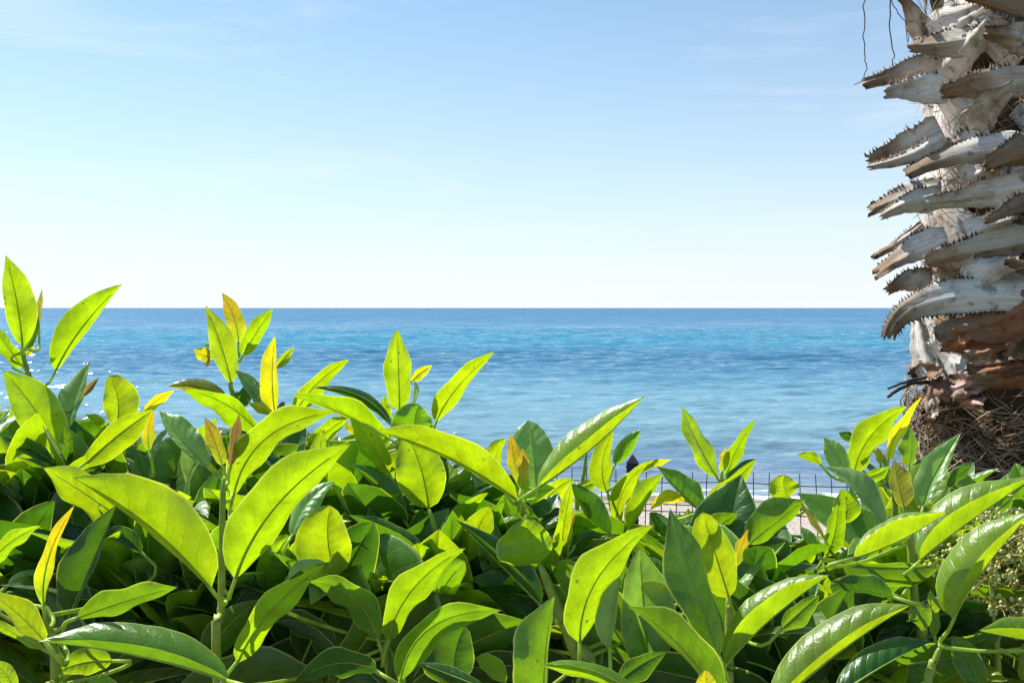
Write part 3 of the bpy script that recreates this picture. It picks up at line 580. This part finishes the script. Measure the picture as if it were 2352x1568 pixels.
# leaves: shoot, crop, depth, colour, base, middle, tip, half-widths left and right of travel, lighting side of each half (g = lit through, t = lit from above), tip depth change, flag
LEAVES = '''
A 1 1.05 y 160 722 120 400 40 68 100 135 gg -.15
A 1 1.08 y 400 905 600 580 882 278 150 45 gg -.2
A 1 1.10 y 170 880 60 740 -60 560 70 60 gg -.2
A 1 1.09 m 150 760 235 650 272 480 40 35 gt .1
A 1 .98 y 432 1505 250 1180 20 900 150 190 gg -.1
A 1 1.07 s 480 1405 545 1110 655 838 120 45 tt .35
A 1 1.08 b 600 1085 650 1020 715 950 25 28 gt 0
A 1 1.12 v 280 560 285 440 306 310 22 20 gg 0
A 1 .93 d 385 1560 200 1450 18 1370 60 65 tg .2
A 1 1.0 s -10 1300 40 1230 90 1170 22 20 tt .3
A 1 1.10 y 200 1330 120 1260 50 1150 45 50 gg -.1
A 1 1.11 l 180 790 215 760 250 730 22 20 gg -.1
B 1 1.0 y 838 1310 850 1110 785 938 115 165 gg -.15 r
B 1 .90 y 620 1570 860 1360 1112 1178 95 125 gg -.1
B 1 1.0 l 1040 1205 1130 1115 1265 1043 30 45 gg -.2
B 1 .92 o 1080 1485 1072 1330 1112 1178 40 45 gg -.05
B 1 .98 s 1060 1535 1130 1420 1225 1308 28 28 tt .3
B 1 1.05 y 765 1305 700 1262 618 1215 30 45 gg -.1
B 1 .97 m 480 1590 540 1450 585 1332 70 65 gg -.1
C 1 1.09 y 1668 992 1595 715 1485 432 80 100 gg -.15
C 1 1.13 o 1722 705 1690 520 1603 338 62 68 gg -.1
C 1 1.10 y 1748 800 1850 625 1972 448 72 62 gg -.1
C 1 1.12 l 1540 800 1465 785 1398 748 48 52 gg -.2
C 1 1.12 b 1500 800 1500 840 1492 878 20 20 gg 0
C 1 1.07 s 1915 1190 1820 1040 1698 898 42 82 tt .3
C 1 1.09 d 1690 1175 1760 1090 1760 1010 70 60 gg 0
C2 2 1.05 l 212 772 190 500 213 203 100 42 gg -.15
C2 2 1.07 y 225 440 275 365 350 288 25 42 gg -.1
C2 2 1.06 l 185 772 95 735 20 685 25 42 gg -.1
C2 2 1.06 b 235 720 265 700 286 690 18 18 gg 0
C 1 1.01 y 1905 1385 1640 1150 1325 1043 105 62 gg -.2
C 1 1.04 v 1630 1085 1440 1005 1203 1013 62 44 gt -.1
E 1 .80 s 1510 1605 1290 1385 1150 1188 45 135 tt .35
E 1 .745 o 1608 1590 1548 1400 1478 1238 60 62 gg -.1
E 1 .75 b 1662 1600 1702 1400 1726 1212 45 42 gg -.05
E 0 .77 y 535 1142 612 1005 777 944 45 32 gg -.2
E 0 .70 y 540 1330 635 1160 807 1018 72 40 gg -.2
E 0 .70 y 485 1352 340 1205 168 1097 12 94 tg -.2
F0 5 .86 y 1010 505 640 240 306 32 120 160 gg -.15
F 5 .78 d 480 1135 640 740 832 296 195 28 gt .05
F 5 .66 o 312 1022 345 680 532 298 62 42 gg -.15
F 5 .70 y -120 770 60 575 292 444 65 62 gg -.2
F 5 .645 y 322 1275 140 1085 -100 900 70 115 gg -.2
F 5 .67 y 310 1325 120 1225 -80 1120 35 62 gg -.1
F 5 .70 m 545 1105 890 985 1267 882 115 62 gg .1
F 5 .60 m 1645 1562 1000 1375 273 1272 -75 240 gt .05
F 5 .72 y 800 1410 600 1420 400 1490 90 105 gg -.1
F 5 .60 m 730 1950 728 1700 720 1498 165 155 gg -.1 r
F0 5 .87 d 1475 1360 1335 965 1195 590 95 140 gg .1
E 5 .80 m 1480 1410 1600 1190 1852 968 125 105 gg -.1
F0 5 .95 d 335 445 150 260 -60 80 70 105 gg .1
F0 5 1.0 d 420 260 300 150 170 170 60 90 gg .1
F 5 .82 d 1010 640 880 520 740 500 60 70 tg .1
F 5 .80 s 60 870 200 800 470 800 40 35 tg .3
F 5 .62 y 100 1620 40 1500 -60 1400 60 70 gg -.1
F 5 .9 y 1065 830 1110 740 1180 670 40 50 gg -.1
F 5 .95 s 860 780 920 690 1020 620 60 50 tt .3
F0 5 .98 y 780 660 810 600 870 640 60 50 gg 0
F 5 .88 y 1180 1060 1200 990 1215 930 30 30 gg 0
G 6 .69 y -62 1425 175 1055 577 712 105 95 gg -.2
G 6 .72 s 300 835 420 730 580 714 48 14 tt .2
G 6 .78 y 650 805 585 560 600 298 240 160 gg -.2 r
G 6 .80 s 330 525 440 285 637 132 72 75 tt .3
G 6 .83 y 160 932 190 720 312 510 100 110 gg -.15
G 6 .76 m 948 1272 765 960 445 845 100 112 gg -.2
G 6 .79 d 640 1315 430 1140 195 1130 95 85 gg .1
G 6 .66 d 935 1485 650 1425 345 1565 90 110 gg .1
G 6 .74 y 1012 1272 1195 890 1568 605 128 98 gg -.2
G0 6 .83 m 1335 735 1000 565 726 365 -92 150 gt -.05
G0 6 .92 m 1135 420 935 185 743 6 -38 120 gt .05
G0 2 .90 y 1318 1452 1265 1170 1150 875 190 172 gg -.15
K 2 .84 y 1965 1392 1450 1072 943 893 22 165 tg -.2
H 2 1.03 y 1110 752 1103 450 1090 153 108 98 gg -.15
H 2 1.02 y 1372 832 1525 580 1797 318 95 62 gg -.2
H 2 1.06 l 1195 535 1260 472 1347 418 34 42 gg -.1
H 2 1.04 s 1190 705 1228 615 1212 518 16 22 tt .2
H 2 .98 m 1230 960 1218 830 1250 698 165 135 gg -.1 r
H 2 .95 y 1042 952 690 762 328 637 20 118 gg -.2
H 2 .99 d 1052 855 835 645 478 578 42 42 gt .1
H 2 1.04 y 330 805 505 560 752 373 65 72 gg -.2
H 2 1.05 y 1045 805 1010 720 1000 630 32 42 gg -.1
H 2 1.0 y 445 1005 600 885 742 778 62 62 gg -.2
H 2 .94 y 1035 1195 900 980 755 800 82 92 gg -.2
H 2 1.03 l 795 915 750 870 714 818 26 26 gg 0
H 2 1.0 l 555 1235 680 1112 842 1045 45 34 gg -.1
H 2 1.02 y 815 1070 855 1040 905 1052 26 30 gg 0
G0 6 .90 y 1430 595 1525 375 1732 208 60 82 gg -.2
J 7 .79 y 332 712 285 560 242 392 280 150 gg -.15 r
J 7 .80 d 350 1012 95 755 -252 405 -60 150 gt 0
G0 6 .88 y 1640 905 1662 760 1640 600 52 62 gg -.1
J 6 .87 y 1762 1005 1785 850 1762 660 92 92 gg -.1
G 6 .70 m 1098 1565 1320 1170 1828 1048 105 120 gg -.1
J 6 .74 d 1500 1565 1490 1370 1560 1155 225 155 gg -.05 r
G 6 .64 d 1705 1605 1450 1505 1233 1422 82 62 gt .15
J 6 .70 y 1850 1565 1740 1440 1635 1388 62 82 gg -.1
G0 6 .95 m 1090 400 1140 330 1200 285 40 60 gg -.1
G0 6 .93 y 1180 440 1230 390 1280 360 40 50 gg -.1
G 6 .9 y 860 760 840 690 862 620 40 45 gg -.1
G 6 .85 d 760 850 930 780 1115 800 50 90 tg .2
G 6 .84 s 890 930 1000 880 1120 820 40 30 tt .3
J 7 .72 y 628 1285 755 820 1162 437 165 105 gg -.2
J 7 .70 s 842 1325 862 1050 923 797 110 32 tt .25
J3 7 .72 d 1625 1375 1420 800 1273 323 165 125 gg .12
J3 7 .765 y 1692 962 1592 640 1500 348 150 138 gg -.25 r
J3 7 .79 o 1740 742 1778 600 1832 468 36 36 gg -.1
J3 7 .80 s 1718 905 1822 792 1965 608 14 52 tt .3
J 7 .60 m 370 1830 385 1340 452 942 235 24 gg .08
J 7 .585 y 1110 1705 722 1480 350 1442 88 58 gt -.1
J3 7 .64 m 1640 1705 1330 1290 966 1020 40 170 gg -.05
J3 8 .70 y -230 1440 110 1095 512 795 215 -135 tg -.05
J3 7 .60 l 1530 1720 1530 1600 1520 1472 92 82 gg -.1 r
J 7 .72 d 900 1565 1050 1445 1245 1348 72 102 gg .1
J 7 .80 m 1285 850 1110 765 983 690 -32 105 gt 0
J 7 .79 l 1295 935 1150 862 1028 848 50 28 gg -.1
J 7 .82 d 1085 965 1005 860 1062 743 82 65 gg .1
K 3 .87 s 322 872 302 620 264 373 190 165 tt .22 r
K 3 .84 o 210 835 165 660 138 472 52 70 gg -.1
K 3 .83 o 215 872 228 720 220 568 46 46 gg -.1
K 3 .80 y 330 862 740 560 1108 196 175 -78 tg -.05
K 3 .92 y 62 805 30 640 112 500 90 42 gg -.1
K1 3 .96 y 835 892 800 680 882 448 100 62 gg -.15
K1 3 1.0 m 890 695 970 560 1082 438 60 55 tg -.1
K1 3 .97 y 902 1175 950 880 1152 662 62 62 gg -.15
K1 3 .93 y 990 1168 1125 930 1242 758 115 18 gg -.1
K3 3 .94 m 1522 1035 1370 892 1193 703 18 135 tt .2
K3 3 1.0 y 1632 792 1485 530 1373 272 75 76 gg -.15
K3 3 1.02 y 1700 805 1765 590 1913 362 56 48 gg -.15
K3 3 1.01 o 1660 745 1670 650 1696 562 23 23 gg -.05
K3 3 1.01 s 1680 855 1692 765 1712 690 12 16 tt .2
K3 3 .96 y 1508 1042 1680 885 1912 648 62 98 gg -.15
K3 3 1.0 d 1700 855 1780 742 1905 648 42 14 tt .1
K1 3 .98 l 1402 955 1260 930 1148 1020 42 52 gg -.1
K1 3 .90 d 862 1195 700 985 578 828 62 102 gt 0
K 3 .92 y 500 1455 520 1150 592 788 62 62 gg -.1
K 3 .90 o 553 1265 575 1130 606 1008 16 16 gg -.05
K 3 .91 y 490 1435 450 1330 492 1178 52 52 gg -.1
K1 3 .92 d 600 1285 680 1205 792 1222 32 42 tg .1
K2 3 1.06 y 650 850 720 830 800 790 40 40 gg -.1
K1 3 .99 l 1030 740 1150 690 1308 655 25 30 gg -.1
M0 4 .97 y 692 772 810 490 1085 266 118 92 gg -.15
M0 4 .95 l 940 665 1010 455 1192 193 42 44 gg -.15
M0 4 .93 s 642 772 568 620 478 498 88 78 tt .25
M0 4 1.02 y 455 692 380 642 283 627 28 46 gg -.1
M 4 .82 s 905 1135 730 880 478 706 28 118 tt .3
M 4 .84 v 1058 1005 1015 830 982 658 62 108 gg .0
M 4 .86 s 1192 1005 1280 760 1468 462 125 68 tt .25
M 4 .80 y 1172 1385 1490 1130 2010 770 250 -125 tg -.05
M 4 .74 y 690 1368 1035 1235 1368 1030 178 -142 tg -.1
M 8 .82 m 590 705 950 745 1332 722 34 145 gg .05
M 8 .74 d 965 955 740 905 503 888 22 122 gg .1
J3 8 .62 y 80 1770 600 1330 1092 1012 240 -62 tg .0
N 8 .60 d 555 1665 900 1440 1242 1270 175 -48 tt .15
N 8 .72 y 1395 1115 1610 760 1965 335 290 -78 tg -.05
N 8 .66 y 2160 1290 1860 1250 1576 1192 -70 155 gt .0
N 8 .78 m 1605 1645 1500 1400 1378 1228 112 92 gt .1
K3 4 .88 m -65 1265 130 1110 347 943 168 65 tg .05
K3 4 .93 y 232 935 190 860 190 763 112 122 gg -.1 r
M0 4 .88 y 490 1355 560 1165 570 972 72 82 gg -.15
M0 4 .89 s 450 1365 370 1240 308 1138 24 62 tt .25
M0 4 .87 v 472 1212 390 1080 303 953 26 26 gg 0
M0 4 .94 y 622 1115 640 985 600 868 102 102 gg -.1
M0 4 .96 o 890 695 880 620 858 570 32 24 gg -.1
M0 4 1.0 m 1092 705 1112 560 1102 418 92 42 gg 0
M0 4 .93 y 738 785 850 765 952 702 42 52 gg -.1
M 4 .92 m 1690 1055 1770 980 1855 918 52 52 tg 0
M 4 .93 d 1370 855 1450 762 1555 698 42 42 gg 0
M0 4 .98 d 700 500 640 490 585 460 30 40 gt 0
M 8 .86 y 1130 640 1180 560 1240 500 50 60 gg -.1
M 8 .80 y 1260 1240 1240 1050 1230 900 40 60 gg -.05
J3 8 .80 s 380 980 420 880 430 780 50 20 tt .3
J3 8 .80 y 510 1010 500 900 490 790 30 30 gg -.1
M 8 .78 m 1090 1000 1180 1080 1170 1200 60 130 gg .05
J3 8 .74 m 170 1180 300 1060 440 940 70 90 gg -.05
M0 8 .90 s -20 760 40 660 90 590 50 50 tt .3
Q 8 1.12 m 1520 640 1600 600 1680 540 60 60 tg 0
Q 8 1.10 y 1500 1150 1540 1120 1590 1170 40 40 gg 0
Q 8 1.15 y 1680 1010 1780 960 1900 930 70 80 tg -.1
Q 8 1.15 m 1650 700 1780 600 1900 560 60 90 gt 0
Q 8 .9 y 1890 1560 1870 1420 1900 1270 20 60 gg 0
'''
def leaf_from_line(f, r):
    c = int(f[1]); d = float(f[2]); col = f[3]; v = list(map(float, f[4:12])); cc = f[12]; dd = float(f[13]) if len(f) > 13 else 0.0; kind = f[14] if len(f) > 14 else 'n'
    b, m_, t_ = D(c, v[0], v[1]), D(c, v[2], v[3]), D(c, v[4], v[5]); s_ = CROPS[c][2]; wL, wR = v[6] * s_ * r.uniform(.92, 1.04), v[7] * s_ * r.uniform(.92, 1.04)
    n = 17; ctrl = 2 * m_ - .5 * (b + t_); Lpx = np.linalg.norm(m_ - b) + np.linalg.norm(t_ - m_); L3 = Lpx / F * d; Wr = .195 * L3 * math.sqrt(1 + dd * dd)
    Pm, HL, HR = [], [], []
    for i in range(n):
        q = i / (n - 1); p = (1 - q) ** 2 * b + 2 * q * (1 - q) * ctrl + q * q * t_; tg = nrm(2 * (1 - q) * (ctrl - b) + 2 * q * (t_ - ctrl)); nl = np.array([tg[1], -tg[0]])
        de = d + dd * L3 * (q + .25 * q * q); P = U(p, de); Pm.append(P); pr = prof(q, kind)
        for k, (w_, code, lst) in enumerate(((wL, cc[0], HL), (-wR, cc[1], HR))):
            wr = abs(w_) / F * d; off = math.sqrt(max(Wr * Wr - wr * wr, (.22 * Wr) ** 2)); off = min(off, 1.3 * max(wr, .35 * Wr))
            if wL * wR < 0: off = (.95 if code == 't' else .40) * wr      # folded: both halves rise to the same side
            best = None
            tan3 = nrm(U(t_, d + dd * L3 * 1.25) - U(b, d))
            for sg in (-1, 1):
                h = U(m_ + nl * w_ * pr, d + sg * off * pr) - U(m_, d)
                nn = nrm(np.cross(h, tan3)); 
                if nn[1] > 0: nn = -nn                      # towards the viewer
                sc_ = -np.dot(nn, S) if code == 'g' else np.dot(nn, S)
                if best is None or sc_ > best[0] + 1e-9: best = (sc_, sg)
            lst.append(U(p + nl * w_ * pr, de + best[1] * off * pr) - P)
    return np.array(Pm), np.array(HL), np.array(HR), col, L3, kind
shoots = {}
def make_shoot(pts, rad, name='shoot'):
    """pts from low to high in the world; goes on down to the ground"""
    pts = list(pts); pts.insert(0, pts[0] - nrm(pts[1] - pts[0] + np.array([0, 0, .02])) * .07); lo = pts[0]; g = np.array([lo[0] + .04 * math.sin(lo[0] * 7), max(lo[1] + .10, .95), TZ - .03]); mid = (lo + g) / 2 + np.array([.01, .05, .02])
    path = smooth_path([g, mid] + pts, 9 + 5 * len(pts)); V, Fc = [], []
    rr = np.linspace(rad * 1.6, rad * .8, len(path)); rr[-1] *= .45; rr[-2] *= .8; tube(V, Fc, path, list(rr), 7); 
    o = obj(name, V, Fc, STEM, hedge, g); return o, path
for line in STEMS.strip().split('\n'):
    f = line.split(); c = int(f[1]); d = float(f[2]); v = list(map(float, f[4:])); pts = [U(D(c, v[i], v[i + 1]), d) for i in range(0, len(v), 2)]
    shoots[f[0]] = make_shoot(pts, float(f[3]) / 1000)
r = random.Random(21); nleaf = 0
for line in LEAVES.strip().split('\n'):
    f = line.split(); Pm, HL, HR, col, L3, kind = leaf_from_line(f, r); so, path = shoots[f[0]]
    V, Fc, MI, UV, CT, CR = [], [], [], [], [], []
    blade(V, Fc, MI, UV, CT, CR, Pm, HL, HR, col, (.15 if col not in 'o' else .2) if float(f[10]) * float(f[11]) > 0 else .03, r, kind=kind)
    dist = np.linalg.norm(path - Pm[0], axis=1) + .9 * np.maximum(0, path[:, 2] - Pm[0][2] + .012); k = int(np.argmin(dist)); att = path[k]; back = nrm(Pm[0] - Pm[1]); gap = np.linalg.norm(att - Pm[0])
    if gap > .002:
        mid = Pm[0] + back * min(.35 * gap, .02); mid2 = (mid + att) / 2 + np.array([0, min(.25 * gap, .03), -min(.12 * gap, .02)])
        twig(V, Fc, MI, UV, CT, CR, [att, mid2, mid, Pm[0] + (Pm[1] - Pm[0]) * .5], .0016, .0013)
    o = obj('leaf', V, Fc, [LEAF, RIB], so, Pm[0], midx=MI, uv=UV, cols={'trans': CT, 'refl': CR}); nleaf += 1
    if col == 'o': o['label'] = 'orange yellow leaf'
    if col == 'b': o['label'] = 'withered brown leaf'

# the body of the hedge behind the big leaves
LIM = np.array([(-900, 930), (-200, 940), (0, 960), (110, 985), (200, 1010), (350, 1020), (480, 1040), (560, 1030), (700, 1015), (850, 1030), (960, 1060), (1030, 1100), (1050, 1190), (1120, 1190), (1150, 1110), (1240, 1140), (1265, 1300), (1410, 1310), (1425, 1230), (1450, 1230), (1462, 1290), (1530, 1290), (1550, 1210), (1620, 1190), (1720, 1200), (1745, 1340), (1930, 1350), (2050, 1340), (2070, 1140), (2100, 1060), (2200, 1090), (2352, 1110), (2600, 1100), (3300, 1100)])
def leaf3(base, az, el, L_, roll, fold, droop, r, col, store, m=3, n=10, rib=True):
    dvec = np.array([math.cos(el) * math.cos(az), math.cos(el) * math.sin(az), math.sin(el)]); side = nrm(np.cross(dvec, [0, 0, 1])); up = np.cross(side, dvec)
    side, up = side * math.cos(roll) + up * math.sin(roll), up * math.cos(roll) - side * math.sin(roll)
    Pm, HL, HR = [], [], []; Wd = L_ * r.uniform(.19, .24)
    for i in range(n):
        q = i / (n - 1); Pm.append(base + dvec * L_ * q - np.array([0, 0, 1]) * droop * L_ * q * q); pr = prof(q)
        HL.append((-side * math.cos(fold) + up * math.sin(fold)) * Wd * pr); HR.append((side * math.cos(fold) + up * math.sin(fold)) * Wd * pr)
    blade(*store, np.array(Pm), np.array(HL), np.array(HR), col, .09, r, m=m, rib=rib)
rest = ([], [], [], [], [], []); stems_rest = ([], [])
fr = random.Random(17); nodes = []; tries = 0; nback = 0
while len(nodes) < 78 and tries < 6000:
    tries += 1; xd = fr.uniform(-40, 2400); yl = np.interp(xd, LIM[:, 0], LIM[:, 1]); yd = yl + 105 + (1640 - yl - 105) * fr.random() ** 1.35
    if xd > 2010: continue
    if any(math.hypot(xd - a, (yd - b) * 1.2) < (118 if nback < 290 - nleaf else 80) for a, b in nodes): continue
    nodes.append((xd, yd)); d = np.interp(yd, [1150, 1400, 1650], [1.08, .92, .80]) + fr.uniform(-.03, .05); k = fr.randint(4, 5); single = nback + k <= 297 - nleaf
    node = U((xd, yd), d); pts_ = [node + np.array([.01, .03, -.16]), node + np.array([0, .01, -.07]), node + np.array([0, 0, .005])]
    if single: so, path = make_shoot(pts_, .0023)
    else: path = smooth_path([pts_[0] + np.array([.03, .05, -.3])] + pts_, 12); tube(*stems_rest, path, list(np.linspace(.0035, .002, 12)), 5)
    top = np.interp(xd, LIM[:, 0], LIM[:, 1]); col0 = fr.choices(['y', 'm', 'd'], [.48, .32, .20] if yd < 1450 else [.26, .36, .38])[0]; off = fr.uniform(-.3, .3)  # darker leaf mix paints in shade, strongest low in the hedge
    for j in range(k):
        an = off + (j - (k - 1) / 2) * fr.uniform(.5, .75) + fr.uniform(-.2, .2); Lp = fr.uniform(.095, .14) * F / d; Lp = min(Lp, (yd - top) / max(.35, math.cos(an)) + 25); Lp = max(Lp, 70)
        dx, dy = math.sin(an), -math.cos(an); sag = fr.uniform(.02, .12) * Lp * (1 if an > 0 else -1); b = (xd + dx * 8, yd + dy * 8); mx_, my_ = b[0] + dx * Lp * .5 - sag * dy * -1 * 0 + 0, b[1] + dy * Lp * .5 - abs(sag); t_ = (b[0] + dx * Lp, b[1] + dy * Lp)
        h1, h2 = fr.uniform(.10, .23) * Lp, fr.uniform(.10, .23) * Lp
        cc = fr.choices(['gg', 'tg' if an > 0 else 'gt', 'tt'], [.62, .24, .14])[0]
        if cc == 'tg': h1, h2 = .32 * Lp, -fr.uniform(.08, .18) * Lp
        if cc == 'gt': h2, h1 = .32 * Lp, -fr.uniform(.08, .18) * Lp
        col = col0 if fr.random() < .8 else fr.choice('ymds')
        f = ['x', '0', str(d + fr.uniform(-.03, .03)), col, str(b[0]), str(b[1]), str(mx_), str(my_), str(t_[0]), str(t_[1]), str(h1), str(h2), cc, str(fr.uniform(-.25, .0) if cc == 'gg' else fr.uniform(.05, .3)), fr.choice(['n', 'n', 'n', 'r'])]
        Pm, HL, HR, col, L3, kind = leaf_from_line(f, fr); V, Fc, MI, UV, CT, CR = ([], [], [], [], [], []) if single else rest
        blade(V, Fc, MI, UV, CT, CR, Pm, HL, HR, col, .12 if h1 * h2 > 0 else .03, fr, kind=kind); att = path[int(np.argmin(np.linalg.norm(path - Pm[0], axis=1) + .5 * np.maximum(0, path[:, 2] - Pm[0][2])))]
        twig(V, Fc, MI, UV, CT, CR, [att, (att + Pm[0]) / 2 + np.array([0, .004, -.002]), Pm[0] + (Pm[1] - Pm[0]) * .5], .0018, .0014)
        if single: obj('leaf', V, Fc, [LEAF, RIB], so, Pm[0], midx=MI, uv=UV, cols={'trans': CT, 'refl': CR}); nback += 1
nleaf += nback
fr = random.Random(99); cands = []
for i in range(4600):
    xd = fr.uniform(-800, 3150); d = fr.uniform(1.0, 1.65) if fr.random() < .7 else fr.uniform(.85, 1.0); yl = np.interp(xd, LIM[:, 0], LIM[:, 1])
    L_ = fr.uniform(.095, .145); top = yl + L_ * F / d * .55
    if d < .93: top = max(top, 1360)
    yd = top + (fr.random() ** 1.6) * 620
    base = U((xd, yd), d)
    if base[2] < TZ + .15 or (2150 < xd < 2420 and yd < 1640 and d < 1.22): continue
    cands.append((yd - top, xd, yd, d, L_, base))
cands.sort(key=lambda a: a[0] * a[3]); low = cands[900:]; fr.shuffle(low); cands = cands[:900] + low[:330]
nind = 0; quota = 0; shoot_count = 0
for ex, xd, yd, d, L_, base in cands:
    k = fr.randint(4, 7); inview = -60 < xd < 2412 and yd < 1560 and ex < 170 and d < 1.35
    col0 = fr.choices(['y', 'm', 'd'], [.48, .32, .20] if ex < 130 else [.12, .33, .55])[0]; a0 = fr.uniform(0, 6.28)  # leaves well below the top get darker colours as painted shade
    ind = inview and nind + k <= quota and shoot_count % 2 == 0
    if inview: shoot_count += 1
    if ind: so, path = make_shoot([base + np.array([0, 0, -.10]), base + np.array([0, 0, -.04]), base + np.array([0, 0, .012])], .0021)
    else: tube(*stems_rest, smooth_path([base + np.array([fr.uniform(-.04, .04), .05, -.35]), base + np.array([.005, .01, -.12]), base], 7), [.003, .003, .0028, .0026, .0024, .0022, .002], 5)
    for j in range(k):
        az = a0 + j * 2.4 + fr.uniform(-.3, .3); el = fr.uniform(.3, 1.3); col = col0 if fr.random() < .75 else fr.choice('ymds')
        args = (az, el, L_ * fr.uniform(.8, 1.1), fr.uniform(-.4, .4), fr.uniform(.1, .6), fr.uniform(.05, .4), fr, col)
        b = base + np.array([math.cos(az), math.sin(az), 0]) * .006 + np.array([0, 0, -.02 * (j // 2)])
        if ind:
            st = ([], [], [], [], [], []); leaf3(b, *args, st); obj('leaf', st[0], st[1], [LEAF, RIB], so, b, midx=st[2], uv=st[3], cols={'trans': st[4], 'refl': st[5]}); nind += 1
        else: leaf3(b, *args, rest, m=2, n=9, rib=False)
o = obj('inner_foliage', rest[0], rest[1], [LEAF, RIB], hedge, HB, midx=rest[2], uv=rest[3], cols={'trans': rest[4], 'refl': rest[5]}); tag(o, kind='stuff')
tag(obj('inner_stems', stems_rest[0], stems_rest[1], STEM, hedge, HB), kind='stuff')
# woody stems from the ground
for i in range(26):
    x = -1.5 + i * .12 + fr.uniform(-.04, .04); y = fr.uniform(1.0, 1.5); V, Fc = [], []
    pts = [(x, y, TZ - .05), (x + fr.uniform(-.05, .05), y + fr.uniform(-.05, .05), TZ + .35), (x + fr.uniform(-.1, .1), y + fr.uniform(-.1, .1), TZ + .8), (x + fr.uniform(-.14, .14), y + fr.uniform(-.1, .1), TZ + 1.12)]
    tube(V, Fc, smooth_path(pts, 12), list(np.linspace(.013, .004, 12)), 7); obj('woody_stem', V, Fc, WOOD, hedge, pts[0])

# flower panicles with pale buds at the right
BUD = simple('flower_bud', (.60, .61, .25), .5, .15, 300, .1, .4); PST = simple('flower_stalk', (.36, .33, .07), .5, .15, 200, .1, .4)
def panicle(axis_px, c, d, nbr, spread, r, parent):
    axis = [U(D(c, *p), d + .0 * i) for i, p in enumerate(axis_px)]; path = smooth_path(axis, 24); V, Fc, MI = [], [], []
    tube(V, Fc, path, list(np.linspace(.0022, .0008, len(path))), 5); MI += [0] * len(Fc)
    def bud(p, s):
        n0 = len(V); K = 5
        for zz, rr in ((-1, 0.001), (-.5, .8), (.2, 1), (.8, .6), (1.05, .001)):
            for j in range(K): V.append(p + s * np.array([rr * math.cos(6.283 * j / K), rr * math.sin(6.283 * j / K), zz * 1.15]))
        f0 = len(Fc)
        for i in range(4):
            for j in range(K): Fc.append((n0 + i * K + j, n0 + i * K + (j + 1) % K, n0 + (i + 1) * K + (j + 1) % K, n0 + (i + 1) * K + j))
        MI.extend([1] * (len(Fc) - f0))
    def br(p, dv, L_, rad, lev):
        q = [p, p + dv * L_ * .5 + np.array([0, 0, .004]), p + dv * L_]; f0 = len(Fc); tube(V, Fc, smooth_path(q, 6), list(np.linspace(rad, rad * .5, 6)), 4); MI.extend([0] * (len(Fc) - f0))
        if lev == 0:
            bud(q[2], r.uniform(.0012, .0020)); return
        for _ in range(4 if lev == 2 else 3):
            t = r.uniform(.3, 1); v = nrm(dv + np.array([r.gauss(0, .75), r.gauss(0, .75), r.gauss(.15, .6)])); br(p + dv * L_ * t, v, L_ * r.uniform(.32, .5), rad * .6, lev - 1)
        bud(q[2], r.uniform(.0012, .0020))
    for i in range(nbr):
        t = (i + .5) / nbr; p = path[int((.15 + .85 * t) * (len(path) - 1))]; az = i * 2.4 + r.uniform(-.4, .4); dv = nrm(np.array([math.cos(az), math.sin(az), r.uniform(.1, .7)])); br(p, dv, spread * (1.1 - .5 * t) * r.uniform(.7, 1.1), .0010, 2)
    o = obj('flower_panicle', V, Fc, [PST, BUD], parent, path[0], midx=MI); o['label'] = 'loose panicle of pale yellow green flower buds'
fr2 = random.Random(4); qs = shoots['Q'][0]
panicle([(1700, 1250), (1670, 1000), (1670, 720), (1760, 520)], 8, .84, 16, .060, fr2, qs)
panicle([(1690, 1200), (1790, 900), (1900, 660), (1960, 500)], 8, .87, 16, .065, fr2, qs)
panicle([(1690, 1300), (1800, 1100), (1920, 1020)], 8, .85, 11, .05, fr2, qs)
panicle([(1300, 980), (1240, 820), (1235, 690)], 8, .98, 6, .022, fr2, qs)
panicle([(1390, 700), (1560, 480), (1690, 320)], 8, .94, 10, .035, fr2, qs)
for o in sc.objects:
    if '_w' in o: del o['_w']
print('leaves', nleaf, 'individual fillers', nind, 'candidates', len(cands))
